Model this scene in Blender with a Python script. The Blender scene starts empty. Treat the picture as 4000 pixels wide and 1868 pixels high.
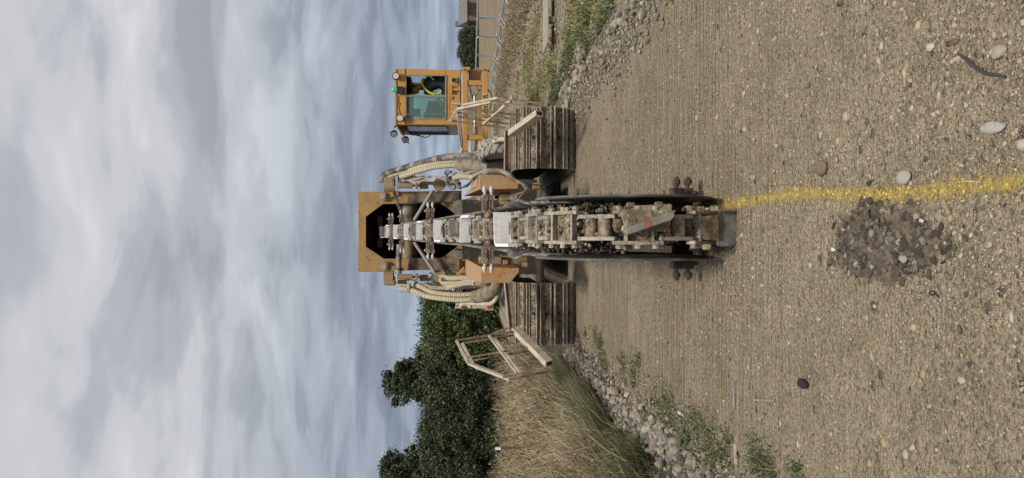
import bpy, math, random
import numpy as np
from mathutils import Vector, Matrix
random.seed(7)
rng = np.random.default_rng(11)
R = math.radians
C = bpy.context.scene.collection
sc = bpy.context.scene

# ------------------------------------------------------------------ camera
# The photograph is a portrait view stored on its side: the camera is rolled so that world-up points to picture-left.
F_PX, HOR = 3050.0, 1838.0
PITCH = math.atan((2000 - HOR) / F_PX)
CAM = Vector((0, 0, 1.6))
cd = bpy.data.cameras.new('camera'); cam = bpy.data.objects.new('camera', cd); C.objects.link(cam)
cd.sensor_fit = 'HORIZONTAL'; cd.sensor_width = 36.0; cd.lens = 36.0 * F_PX / 4000
cd.clip_start = 0.05; cd.clip_end = 3000
FW = Vector((0, math.cos(PITCH), -math.sin(PITCH))); UP = Vector((0, math.sin(PITCH), math.cos(PITCH)))
M = Matrix.Identity(4)
for i, a in enumerate((-UP, Vector((1, 0, 0)), -FW)):
    for j in range(3): M[j][i] = a[j]
M.translation = CAM
cam.matrix_world = M
sc.camera = cam

# ------------------------------------------------------------------ world, sun, exposure
SUN_EL, SUN_AZ = R(56), R(170)       # azimuth from +Y (ahead of the camera) towards +X
w = bpy.data.worlds.new('World'); sc.world = w; w.use_nodes = True
nt = w.node_tree; nt.nodes.clear()
def N(t, **k):
    n = nt.nodes.new(t)
    for a, b in k.items(): setattr(n, a, b)
    return n
L = lambda a, b: nt.links.new(a, b)
out = N('ShaderNodeOutputWorld'); bg = N('ShaderNodeBackground'); L(bg.outputs[0], out.inputs[0]); bg.inputs[1].default_value = 0.1
sky = N('ShaderNodeTexSky', sky_type='NISHITA'); sky.sun_disc = False
sky.sun_elevation = SUN_EL; sky.sun_rotation = SUN_AZ
tc = N('ShaderNodeTexCoord'); sep = N('ShaderNodeSeparateXYZ'); L(tc.outputs['Generated'], sep.inputs[0])
def mth(op, a, b=None, c=None):
    n = N('ShaderNodeMath', operation=op)
    for i, v in enumerate((a, b, c)):
        if v is None: continue
        if isinstance(v, (int, float)): n.inputs[i].default_value = v
        else: L(v, n.inputs[i])
    return n.outputs[0]
zc = mth('MAXIMUM', sep.outputs[2], 0.0)
zz = mth('ADD', zc, 0.15)
comb = N('ShaderNodeCombineXYZ'); L(mth('DIVIDE', sep.outputs[0], zz), comb.inputs[0]); L(mth('DIVIDE', sep.outputs[1], zz), comb.inputs[1])
def noise(scale, det, rough, off, dist=0.0):
    mp = N('ShaderNodeMapping'); mp.inputs['Location'].default_value = off; mp.inputs['Scale'].default_value = (1.0, 1.35, 1)
    L(comb.outputs[0], mp.inputs[0])
    n = N('ShaderNodeTexNoise'); n.inputs['Scale'].default_value = scale; n.inputs['Detail'].default_value = det
    n.inputs['Roughness'].default_value = rough; n.inputs['Distortion'].default_value = dist
    L(mp.outputs[0], n.inputs['Vector']); return n.outputs[0]
def ramp(fac, pts, mode='EASE'):
    r = N('ShaderNodeValToRGB'); r.color_ramp.interpolation = mode
    while len(r.color_ramp.elements) < len(pts): r.color_ramp.elements.new(0.5)
    for e, (p, c) in zip(r.color_ramp.elements, pts): e.position = p; e.color = (*c, 1)
    L(fac, r.inputs[0]); return r.outputs[0]
n1 = noise(1.25, 8, 0.50, (5.6, 4.2, 0), 0.5); n2 = noise(2.4, 7, 0.52, (8.3, 2.9, 0), 0.5)
nn = mth('ADD', mth('MULTIPLY', n1, 0.60), mth('MULTIPLY', n2, 0.40))
cloud = ramp(nn, [(0.40, (3.05, 3.2, 3.52)), (0.46, (3.65, 3.8, 4.12)), (0.53, (4.75, 4.87, 5.1)), (0.62, (5.9, 5.99, 6.12))])
elev = ramp(zc, [(0.0, (0.76, 0.90, 1.05)), (0.03, (0.62, 0.73, 0.87)), (0.085, (0.53, 0.60, 0.71)), (0.19, (0.68, 0.73, 0.80)), (0.32, (1.0, 1.0, 1.0)), (1.0, (1.0, 1.0, 1.0))], 'LINEAR')
mul = N('ShaderNodeMix', data_type='RGBA', blend_type='MULTIPLY'); mul.inputs[0].default_value = 1
L(cloud, mul.inputs[6]); L(elev, mul.inputs[7])
cover = ramp(nn, [(0.26, (0.86,) * 3), (0.40, (0.98,) * 3)])
mx = N('ShaderNodeMix', data_type='RGBA'); L(cover, mx.inputs[0]); L(sky.outputs[0], mx.inputs[6]); L(mul.outputs[2], mx.inputs[7])
L(mx.outputs[2], bg.inputs[0])
sl = bpy.data.lights.new('sun', 'SUN'); sl.energy = 2.7; sl.angle = R(9); sl.color = (1.0, 0.93, 0.82)
so = bpy.data.objects.new('sun', sl); C.objects.link(so)
sd = Vector((math.sin(SUN_AZ) * math.cos(SUN_EL), math.cos(SUN_AZ) * math.cos(SUN_EL), math.sin(SUN_EL)))
so.rotation_euler = sd.to_track_quat('Z', 'Y').to_euler()
vs = sc.view_settings; vs.view_transform = 'Standard'; vs.look = 'None'; vs.gamma = 1; vs.exposure = 0.32; vs.use_curve_mapping = False
sc.cycles.max_bounces = 6; sc.cycles.transparent_max_bounces = 24; sc.cycles.use_denoising = True

# ------------------------------------------------------------------ pixel -> world (x, y are pixels of the 4000 x 1868 photograph)
def ray(x, y): return FW + Vector((1, 0, 0)) * ((934 - y) / F_PX) + UP * ((2000 - x) / F_PX)
def P(x, y, d):
    r = ray(x, y); return CAM + r * (d / r.y)
def G(x, y, z=0.0):
    r = ray(x, y); return CAM + r * ((z - CAM.z) / r.z)

# ------------------------------------------------------------------ materials
def newmat(name):
    m = bpy.data.materials.new(name); m.use_nodes = True
    t = m.node_tree; t.nodes.clear(); o = t.nodes.new('ShaderNodeOutputMaterial'); b = t.nodes.new('ShaderNodeBsdfPrincipled')
    t.links.new(b.outputs[0], o.inputs[0]); return m, t, b
def tn(t, kind, **inp):
    n = t.nodes.new(kind)
    for k, v in inp.items(): n.inputs[k.replace('_', ' ')].default_value = v
    return n
def tramp(t, fac, pts, mode='LINEAR'):
    r = t.nodes.new('ShaderNodeValToRGB'); r.color_ramp.interpolation = mode
    while len(r.color_ramp.elements) < len(pts): r.color_ramp.elements.new(0.5)
    for e, (p, c) in zip(r.color_ramp.elements, pts): e.position = p; e.color = (*c, 1) if isinstance(c, tuple) else (c, c, c, 1)
    t.links.new(fac, r.inputs[0]); return r.outputs[0]
def tmix(t, fac, a, b, blend='MIX'):
    m = t.nodes.new('ShaderNodeMix'); m.data_type = 'RGBA'; m.blend_type = blend
    for i, v in ((0, fac), (6, a), (7, b)):
        if isinstance(v, (int, float)): m.inputs[i].default_value = v
        elif isinstance(v, tuple): m.inputs[i].default_value = (*v, 1)
        else: t.links.new(v, m.inputs[i])
    return m.outputs[2]
def tmath(t, op, a, b=None):
    n = t.nodes.new('ShaderNodeMath'); n.operation = op
    for i, v in enumerate((a, b)):
        if v is None: continue
        if isinstance(v, (int, float)): n.inputs[i].default_value = v
        else: t.links.new(v, n.inputs[i])
    return n.outputs[0]
def tcoord(t, sc3=(1, 1, 1), kind='Object'):
    g = t.nodes.new('ShaderNodeTexCoord'); mp = t.nodes.new('ShaderNodeMapping'); mp.inputs['Scale'].default_value = sc3
    t.links.new(g.outputs[kind], mp.inputs[0]); return mp.outputs[0]
def tnoise(t, vec, scale, det=5, rough=0.6):
    n = tn(t, 'ShaderNodeTexNoise', Scale=scale, Detail=det, Roughness=rough); t.links.new(vec, n.inputs['Vector']); return n.outputs[0]
def tbump(t, b, h, strength, dist):
    bp = tn(t, 'ShaderNodeBump', Strength=strength, Distance=dist); t.links.new(h, bp.inputs['Height']); t.links.new(bp.outputs[0], b.inputs['Normal'])
def dirty(name, base, dust, amount=0.5, rough=0.6, metal=0.0, spots=None, scale=9.0, bump=0.3, base2=None):
    """worn surface: base colour broken by dust patches and small specks of mud; patterns stay on the surface"""
    m, t, b = newmat(name)
    v = tcoord(t)
    n = tnoise(t, v, scale, 8, 0.65); n2 = tnoise(t, v, scale * 4.5, 5, 0.6); n3 = tnoise(t, v, scale * 11, 3, 0.5)
    col = base if base2 is None else tmix(t, tramp(t, n2, [(0.42, 0.0), (0.6, 1.0)]), base, base2)
    f = tramp(t, n, [(max(0.0, 0.62 - amount * 0.4), 0.0), (min(1, 0.72 - amount * 0.22), 1.0)])
    col = tmix(t, f, col, dust)
    if spots: col = tmix(t, tramp(t, n3, [(0.61, 0.0), (0.67, 0.85)]), col, spots)
    g = t.nodes.new('ShaderNodeNewGeometry')
    t.links.new(col, b.inputs['Base Color'])
    t.links.new(tramp(t, n2, [(0.3, rough - 0.12), (0.7, min(1, rough + 0.15))]), b.inputs['Roughness'])
    b.inputs['Metallic'].default_value = metal
    tbump(t, b, tmix(t, 0.5, n2, n3), bump, 0.01)
    return m
def plain(name, c, rough=0.7, metal=0.0, emit=None):
    m, t, b = newmat(name); b.inputs['Base Color'].default_value = (*c, 1); b.inputs['Roughness'].default_value = rough; b.inputs['Metallic'].default_value = metal
    return m
DUST = (0.33, 0.265, 0.185)
ORANGE = dirty('orange_paint', (0.44, 0.215, 0.08), (0.38, 0.26, 0.15), 0.5, 0.5, spots=(0.16, 0.09, 0.04), scale=3, bump=0.1)
ORANGE_CLEAN = dirty('cab_paint', (0.50, 0.265, 0.068), (0.44, 0.25, 0.09), 0.3, 0.42, spots=(0.35, 0.18, 0.07), scale=2.5, bump=0.05)
ORANGE_DUSTY = dirty('dusty_paint', (0.33, 0.165, 0.06), (0.30, 0.225, 0.14), 0.75, 0.75, spots=(0.10, 0.07, 0.04), scale=6, bump=0.3)
FRAMEP = dirty('hood_paint', (0.40, 0.225, 0.055), (0.27, 0.19, 0.105), 0.55, 0.7, spots=(0.07, 0.05, 0.03), scale=2.2, bump=0.2)
TANP = dirty('arm_paint', (0.24, 0.18, 0.115), (0.05, 0.047, 0.045), 0.42, 0.6, spots=(0.05, 0.04, 0.03), scale=3.5, bump=0.2)
CREAM = dirty('dusty_cream_steel', (0.54, 0.475, 0.37), (0.38, 0.32, 0.24), 0.5, 0.8, spots=(0.22, 0.15, 0.09), scale=9, bump=0.2)
RUSTBAR = dirty('rusty_bar', (0.17, 0.11, 0.07), (0.30, 0.24, 0.165), 0.5, 0.8, spots=(0.10, 0.05, 0.03), scale=12)
TRACKM = dirty('track_steel', (0.165, 0.130, 0.092), (0.33, 0.28, 0.21), 0.42, 0.75, spots=(0.040, 0.028, 0.018), scale=8, bump=1.0, base2=(0.07, 0.050, 0.034))
GROUSER = dirty('pale_grouser', (0.42, 0.38, 0.31), (0.24, 0.19, 0.135), 0.5, 0.6, scale=16, bump=0.4)  # paler than the shoe plate: bright edges and dark gaps put into the colours
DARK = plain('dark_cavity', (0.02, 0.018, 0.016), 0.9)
SHADE = dirty('shaded_grimy_steel', (0.035, 0.028, 0.022), (0.09, 0.07, 0.05), 0.3, 0.9, scale=5)  # near-black base carries the shade under and inside the machine, grime over it
LINKM = dirty('link_steel', (0.31, 0.285, 0.24), (0.44, 0.375, 0.28), 0.4, 0.55, spots=(0.10, 0.085, 0.07), scale=18, bump=0.5, base2=(0.12, 0.11, 0.095))
MUD = dirty('caked_mud', (0.20, 0.155, 0.10), (0.42, 0.34, 0.24), 0.4, 0.95, spots=(0.035, 0.028, 0.02), scale=16, bump=1.0, base2=(0.10, 0.075, 0.05))
SOILM = dirty('wet_soil', (0.075, 0.058, 0.042), (0.13, 0.10, 0.07), 0.5, 0.95, spots=(0.35, 0.30, 0.24), scale=30, bump=1.0)
WHITEP = dirty('polished_plate', (0.74, 0.74, 0.75), (0.50, 0.46, 0.40), 0.35, 0.42, spots=(0.30, 0.28, 0.26), scale=12, bump=0.2)
GREYCUT = dirty('grey_cutter', (0.17, 0.165, 0.16), (0.26, 0.22, 0.17), 0.5, 0.5, spots=(0.35, 0.34, 0.32), scale=14, bump=0.3)
RUSTY = dirty('rusty_tooth', (0.26, 0.165, 0.12), (0.36, 0.28, 0.21), 0.5, 0.6, spots=(0.035, 0.03, 0.03), scale=20, bump=0.6, base2=(0.10, 0.065, 0.05))
DARKRUST = dirty('dark_tooth', (0.05, 0.035, 0.03), (0.10, 0.075, 0.06), 0.4, 0.45, scale=20, bump=0.6)  # near-black version of the tooth colour for the low pair
PICK = dirty('bright_pick', (0.55, 0.54, 0.52), (0.40, 0.38, 0.35), 0.3, 0.35, scale=20, bump=0.3)
DISCM = dirty('rubbed_dark_steel', (0.085, 0.082, 0.079), (0.20, 0.185, 0.165), 0.35, 0.4, spots=(0.19, 0.18, 0.17), scale=5, bump=0.15)
SKIRT = dirty('scuffed_rubber', (0.11, 0.105, 0.10), (0.34, 0.31, 0.27), 0.4, 0.7, spots=(0.07, 0.065, 0.06), scale=11, bump=0.5)
FLAP = dirty('grey_flap', (0.13, 0.125, 0.12), (0.22, 0.20, 0.17), 0.45, 0.7, spots=(0.04, 0.04, 0.04), scale=9, bump=0.4)
HOSE = dirty('black_hose', (0.045, 0.043, 0.04), (0.28, 0.245, 0.20), 0.5, 0.6, scale=6, bump=0.2)
HOSECR = dirty('dusty_hose', (0.42, 0.36, 0.26), (0.35, 0.29, 0.20), 0.5, 0.75, spots=(0.20, 0.16, 0.11), scale=12)
HOSEYE = dirty('yellow_hose_wrap', (0.44, 0.38, 0.275), (0.52, 0.40, 0.17), 0.28, 0.7, spots=(0.24, 0.20, 0.13), scale=8)
WRAPM = plain('black_wrap', (0.05, 0.047, 0.04), 0.6)
SLEEVE = dirty('canvas_sleeve', (0.27, 0.22, 0.155), (0.10, 0.085, 0.065), 0.45, 0.85, spots=(0.05, 0.045, 0.04), scale=7, bump=0.4)
GREYM = dirty('dusty_grey_metal', (0.30, 0.285, 0.26), (0.36, 0.31, 0.24), 0.5, 0.7, scale=9)
TYREM = dirty('dusty_tyre', (0.20, 0.195, 0.18), (0.36, 0.33, 0.28), 0.6, 0.9, scale=8)
CHROME = plain('chrome_rod', (0.36, 0.37, 0.40), 0.4, 0.8)
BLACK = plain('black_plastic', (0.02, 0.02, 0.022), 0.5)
SEAL = dirty('window_seal', (0.30, 0.28, 0.20), (0.22, 0.19, 0.13), 0.5, 0.7, scale=14)
GALV = plain('galvanised_steel', (0.42, 0.45, 0.48), 0.45, 0.5)
LAMPG = plain('lamp_glass', (0.62, 0.60, 0.50), 0.2)
def glass(name, tint, gloss):
    m = bpy.data.materials.new(name); m.use_nodes = True; t = m.node_tree; t.nodes.clear()
    o = t.nodes.new('ShaderNodeOutputMaterial'); tr = t.nodes.new('ShaderNodeBsdfTransparent'); gl = t.nodes.new('ShaderNodeBsdfPrincipled')
    tr.inputs[0].default_value = (*tint, 1); gl.inputs['Base Color'].default_value = (0.30, 0.42, 0.40, 1); gl.inputs['Roughness'].default_value = 0.08
    mxs = t.nodes.new('ShaderNodeMixShader'); mxs.inputs[0].default_value = gloss
    t.links.new(tr.outputs[0], mxs.inputs[1]); t.links.new(gl.outputs[0], mxs.inputs[2]); t.links.new(mxs.outputs[0], o.inputs[0]); return m
GLASS = glass('dusty_window_glass', (0.66, 0.86, 0.83), 0.24)
GLASS2 = glass('side_window_glass', (0.30, 0.34, 0.38), 0.55)
BEACONM = plain('green_beacon_lens', (0.06, 0.42, 0.20), 0.25)

def island_mat(name, pts, rough=0.9, bump=None, mode='LINEAR', trans=0.0, sc_noise=None):
    m, t, b = newmat(name)
    g = t.nodes.new('ShaderNodeNewGeometry')
    col = tramp(t, g.outputs['Random Per Island'], pts, mode)
    if sc_noise:
        v = tcoord(t); n = tnoise(t, v, sc_noise, 4, 0.6)
        col = tmix(t, 1.0, col, tramp(t, n, [(0.3, 0.62), (0.7, 1.3)]), 'MULTIPLY')
    t.links.new(col, b.inputs['Base Color']); b.inputs['Roughness'].default_value = rough
    if trans:
        b.inputs['Subsurface Weight'].default_value = 0
    if bump:
        v = tcoord(t); tbump(t, b, tnoise(t, v, bump, 5, 0.7), 0.7, 0.01)
    return m
PEBBLE = island_mat('pebble_stone', [(0.0, (0.05, 0.045, 0.04)), (0.16, (0.16, 0.13, 0.095)), (0.26, (0.30, 0.245, 0.175)), (0.5, (0.38, 0.31, 0.215)), (0.75, (0.40, 0.36, 0.30)), (0.85, (0.42, 0.31, 0.18)), (0.95, (0.38, 0.35, 0.30)), (0.99, (0.24, 0.15, 0.11)), (1.0, (0.52, 0.49, 0.43))], 0.85)
RUBBLE = island_mat('rubble_stone', [(0.0, (0.09, 0.082, 0.07)), (0.45, (0.22, 0.195, 0.155)), (0.80, (0.32, 0.28, 0.225)), (0.93, (0.33, 0.295, 0.24)), (0.945, (0.26, 0.13, 0.09)), (0.965, (0.24, 0.235, 0.23)), (1.0, (0.46, 0.43, 0.38))], 0.9, bump=25, sc_noise=30)
CLOD = island_mat('dug_soil', [(0.0, (0.035, 0.028, 0.021)), (0.6, (0.10, 0.08, 0.058)), (0.9, (0.18, 0.148, 0.108)), (1.0, (0.34, 0.29, 0.23))], 0.95, bump=60)
YELLOWST = island_mat('painted_stone', [(0.0, (0.42, 0.29, 0.05)), (1.0, (0.62, 0.46, 0.10))], 0.8)
DRYGR = island_mat('dry_grass_blade', [(0.0, (0.09, 0.075, 0.035)), (0.3, (0.22, 0.175, 0.095)), (0.65, (0.40, 0.32, 0.20)), (1.0, (0.66, 0.55, 0.38))], 0.9)
DRYGR2 = island_mat('dead_grass_blade', [(0.0, (0.07, 0.055, 0.035)), (0.5, (0.20, 0.155, 0.10)), (1.0, (0.40, 0.32, 0.21))], 0.9)
GREENGR = island_mat('green_grass_blade', [(0.0, (0.025, 0.038, 0.015)), (0.45, (0.058, 0.082, 0.028)), (0.75, (0.12, 0.145, 0.050)), (0.9, (0.26, 0.235, 0.12)), (1.0, (0.40, 0.34, 0.20))], 0.8)
LIMEGR = island_mat('fresh_grass_blade', [(0.0, (0.07, 0.075, 0.02)), (0.5, (0.17, 0.18, 0.04)), (1.0, (0.32, 0.30, 0.11))], 0.8)
def leafmat(name, a, b_, c): return island_mat(name, [(0.0, a), (0.6, b_), (0.93, c), (1.0, tuple(min(1, x * 1.7) for x in c))], 0.65)
LEAF_D = leafmat('dark_leaf', (0.020, 0.030, 0.014), (0.040, 0.058, 0.024), (0.085, 0.115, 0.042))
LEAF_G = leafmat('green_leaf', (0.030, 0.048, 0.016), (0.058, 0.088, 0.026), (0.11, 0.15, 0.042))
LEAF_F = leafmat('far_leaf', (0.030, 0.040, 0.022), (0.050, 0.064, 0.032), (0.085, 0.100, 0.050))
BARK = plain('bark', (0.10, 0.082, 0.06), 0.95)

# ------------------------------------------------------------------ mesh builder
def onb(d, up=Vector((0, 0, 1))):
    d = d.normalized()
    if abs(d.dot(up)) > 0.98: up = Vector((0, 1, 0))
    s = d.cross(up).normalized(); return d, s, s.cross(d).normalized()
class MB:
    def __init__(s): s.v = []; s.f = []; s.m = []; s.cm = 0
    def add(s, vs_, fs):
        o = len(s.v); s.v += [tuple(v) for v in vs_]; s.f += [tuple(i + o for i in f) for f in fs]; s.m += [s.cm] * len(fs)
    def hexa(s, c8):   # 4 front, 4 back
        s.add(c8, [(0, 1, 2, 3), (7, 6, 5, 4), (0, 4, 5, 1), (1, 5, 6, 2), (2, 6, 7, 3), (3, 7, 4, 0)]); return s
    def box(s, c, d, rot=None):
        c = Vector(c); pts = []
        for sy in (-1, 1):
            for sx, sz in ((-1, -1), (1, -1), (1, 1), (-1, 1)):
                p = Vector((sx * d[0] / 2, sy * d[1] / 2, sz * d[2] / 2))
                if rot is not None: p = rot @ p
                pts.append(c + p)
        return s.hexa(pts)
    def boxi(s, x0, x1, y0, y1, d0, d1):
        """a box whose front covers that picture rectangle at depth d0 and that reaches back to depth d1"""
        a = P(x0, y1, d0); b = P(x1, y0, d0)      # upright: a = top left, b = bottom right
        X0, X1, Z1, Z0 = a.x, b.x, a.z, b.z
        return s.box(((X0 + X1) / 2, (d0 + d1) / 2, (Z0 + Z1) / 2), (X1 - X0, d1 - d0, Z1 - Z0))
    def bar(s, p, q, w, h=None, up=Vector((0, 0, 1))):
        h = h or w; p = Vector(p); q = Vector(q); d, a, b = onb(q - p, up)
        c = []
        for e in (p, q):
            for i, j in ((-1, -1), (1, -1), (1, 1), (-1, 1)): c.append(e + a * (i * w / 2) + b * (j * h / 2))
        return s.hexa(c)
    def tube(s, pts, r, n=10, caps=True, smooth=0):
        pts = [Vector(p) for p in pts]
        if smooth: pts = spline(pts, smooth)
        rs = r if isinstance(r, (list, tuple)) else [r] * len(pts)
        if len(rs) != len(pts): rs = list(np.interp(np.linspace(0, 1, len(pts)), np.linspace(0, 1, len(rs)), rs))
        prev = None; V = []; Fs = []
        for i, p in enumerate(pts):
            d = (pts[min(i + 1, len(pts) - 1)] - pts[max(i - 1, 0)]).normalized()
            if prev is None: _, a, b = onb(d)
            else:
                a = (prev - d * prev.dot(d)).normalized(); b = a.cross(d)
            prev = a
            for k in range(n):
                t = 2 * math.pi * k / n; V.append(p + (a * math.cos(t) + b * math.sin(t)) * rs[i])
        for i in range(len(pts) - 1):
            for k in range(n): Fs.append((i * n + k, i * n + (k + 1) % n, (i + 1) * n + (k + 1) % n, (i + 1) * n + k))
        if caps: Fs.append(tuple(range(n - 1, -1, -1))); Fs.append(tuple((len(pts) - 1) * n + k for k in range(n)))
        s.add(V, Fs); return s
    def cyl(s, p, q, r, n=16, r2=None): return s.tube([p, q], [r, r if r2 is None else r2], n)
    def prism(s, poly, ext):
        n = len(poly); e = Vector(ext); V = [Vector(p) for p in poly] + [Vector(p) + e for p in poly]
        s.add(V, [tuple(range(n)), tuple(range(2 * n - 1, n - 1, -1))] + [(i, i + n, (i + 1) % n + n, (i + 1) % n) for i in range(n)]); return s
    def polyi(s, pts, d, th): return s.prism([P(x, y, d) for x, y in pts], (0, th, 0))
    def ball(s, c, r, sq=(1, 1, 1), nu=12, nv=8):
        c = Vector(c); V = []; Fs = []
        for i in range(nv + 1):
            a = math.pi * i / nv
            for k in range(nu):
                t = 2 * math.pi * k / nu
                V.append(c + Vector((math.sin(a) * math.cos(t) * sq[0], math.sin(a) * math.sin(t) * sq[1], math.cos(a) * sq[2])) * r)
        for i in range(nv):
            for k in range(nu): Fs.append((i * nu + k, i * nu + (k + 1) % nu, (i + 1) * nu + (k + 1) % nu, (i + 1) * nu + k))
        s.add(V, Fs); return s
    def mesh(s, name, mats, bevel=None):
        me = bpy.data.meshes.new(name); me.from_pydata(s.v, [], s.f)
        for m in (mats if isinstance(mats, (list, tuple)) else [mats]): me.materials.append(m)
        me.polygons.foreach_set('material_index', s.m); me.update()
        import bmesh
        bm = bmesh.new(); bm.from_mesh(me); bmesh.ops.remove_doubles(bm, verts=bm.verts, dist=1e-5)
        bmesh.ops.recalc_face_normals(bm, faces=bm.faces); bm.to_mesh(me); bm.free()
        me.shade_smooth(); me.set_sharp_from_angle(angle=R(38))
        return me
    def build(s, name, mats, parent=None, bevel=0.0, mat4=None):
        return link(name, s.mesh(name, mats), parent, bevel, mat4)
def link(name, me, parent=None, bevel=0.0, mat4=None):
    o = bpy.data.objects.new(name, me); C.objects.link(o)
    if parent is not None:
        o.parent = parent
        if parent.type == 'EMPTY' and parent.parent is None: o.location = -parent.location   # vertices are in world coordinates
    if mat4 is not None: o.matrix_local = mat4
    if bevel:
        b = o.modifiers.new('bevel', 'BEVEL'); b.width = bevel; b.segments = 2; b.limit_method = 'ANGLE'; b.angle_limit = R(40)
    return o
def spline(p, k):
    o = []
    for i in range(len(p) - 1):
        a, b, c, d = p[max(i - 1, 0)], p[i], p[i + 1], p[min(i + 2, len(p) - 1)]
        for j in range(k):
            t = j / k; o.append(0.5 * ((2 * b) + (c - a) * t + (2 * a - 5 * b + 4 * c - d) * t * t + (3 * b - a - 3 * c + d) * t ** 3))
    o.append(p[-1]); return o
def tag(o, label, cat=None, group=None, kind=None):
    if label: o['label'] = label
    if cat: o['category'] = cat
    if group: o['group'] = group
    if kind: o['kind'] = kind
    return o
def thing(name, label, cat, loc=(0, 0, 0), group=None):
    o = bpy.data.objects.new(name, None); C.objects.link(o); o.location = loc; o.empty_display_size = 0.2
    return tag(o, label, cat, group)
def npmesh(name, V, Fc, mat, parent=None, smooth=False, midx=None):
    me = bpy.data.meshes.new(name); V = np.ascontiguousarray(V, dtype=np.float32); Fc = np.ascontiguousarray(Fc, dtype=np.int32)
    k = Fc.shape[1]; me.vertices.add(len(V)); me.vertices.foreach_set('co', V.ravel())
    me.loops.add(Fc.size); me.loops.foreach_set('vertex_index', Fc.ravel())
    me.polygons.add(len(Fc)); me.polygons.foreach_set('loop_start', np.arange(0, Fc.size, k, dtype=np.int32))
    for m in (mat if isinstance(mat, list) else [mat]): me.materials.append(m)
    if midx is not None: me.polygons.foreach_set('material_index', np.asarray(midx, dtype=np.int32))
    me.update(); me.validate()
    if smooth: me.shade_smooth()
    return link(name, me, parent)

# ------------------------------------------------------------------ numpy scatterers
def ico(sub=0):
    import bmesh
    bm = bmesh.new(); bmesh.ops.create_icosphere(bm, subdivisions=sub + 1, radius=1)
    v = np.array([x.co[:] for x in bm.verts]); f = np.array([[x.index for x in p.verts] for p in bm.faces]); bm.free(); return v, f
def stones(pos, rad, flat=0.6, sub=0, rough=0.22, sink=0.25, cut=False):
    bv, bf = ico(sub); n = len(pos); k = len(bv)
    ang = rng.uniform(0, 2 * np.pi, n); s = np.stack([rng.uniform(0.7, 1.35, n), rng.uniform(0.6, 1.05, n), flat * rng.uniform(0.7, 1.25, n)], 1)
    jit = 1 + rng.normal(0, rough, (n, k, 1)).clip(-0.42, 0.42)
    vv_ = bv[None] * jit
    if cut:
        for _ in range(6):
            dd_ = rng.normal(size=(n, 3)); dd_ /= np.linalg.norm(dd_, axis=1)[:, None]; dt = np.einsum('nkc,nc->nk', vv_, dd_); vv_ = vv_ - np.clip(dt - rng.uniform(.45, .75, (n, 1)), 0, None)[..., None] * dd_[:, None]
    v = vv_ * s[:, None] * np.asarray(rad)[:, None, None]
    ca, sa = np.cos(ang)[:, None], np.sin(ang)[:, None]
    tl = rng.normal(0, 0.25, n)[:, None]
    x, y, z = v[..., 0], v[..., 1], v[..., 2]
    y2 = y * np.cos(tl) - z * np.sin(tl); z2 = y * np.sin(tl) + z * np.cos(tl)
    v = np.stack([x * ca - y2 * sa, x * sa + y2 * ca, z2], -1) + pos[:, None]
    v[..., 2] += (np.asarray(rad) * flat * (1 - 2 * sink))[:, None]
    f = bf[None] + (np.arange(n) * k)[:, None, None]
    return v.reshape(-1, 3), f.reshape(-1, 3)
def blades(pos, h, w, lean, bend=0.5, dirn=None, seg=3):
    n = len(pos); a = rng.uniform(0, 2 * np.pi, n) if dirn is None else dirn
    L_ = np.stack([np.cos(a), np.sin(a), np.zeros(n)], 1); fa = rng.uniform(0, np.pi, n)
    S = np.stack([np.cos(fa), np.sin(fa), np.zeros(n)], 1)
    V = []
    for i in range(seg + 1):
        t = i / seg; c = pos + L_ * (lean * h * (t * (1 - bend) + bend * t * t))[:, None] + np.array([0, 0, 1]) * (h * (t - 0.25 * lean * t * t))[:, None]
        ww = w * (1 - t * 0.85) * np.ones(n)
        V += [c - S * ww[:, None], c + S * ww[:, None]]
    V = np.stack(V, 1); k = 2 * (seg + 1)
    base = (np.arange(n) * k)[:, None, None]
    f = np.array([[2 * i, 2 * i + 1, 2 * i + 3, 2 * i + 2] for i in range(seg)])[None] + base
    return V.reshape(-1, 3), f.reshape(-1, 4)
def leaves(pts, size):
    n = len(pts)
    a = rng.normal(size=(n, 3)); a /= np.linalg.norm(a, axis=1)[:, None]
    b = np.cross(a, rng.normal(size=(n, 3))); b /= np.linalg.norm(b, axis=1)[:, None]
    s = (size * rng.uniform(0.6, 1.4, n))[:, None]
    V = np.stack([pts - a * s, pts + b * s * 0.5, pts + a * s, pts - b * s * 0.5], 1)
    f = np.arange(4 * n).reshape(n, 4)
    return V.reshape(-1, 3), f
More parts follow.
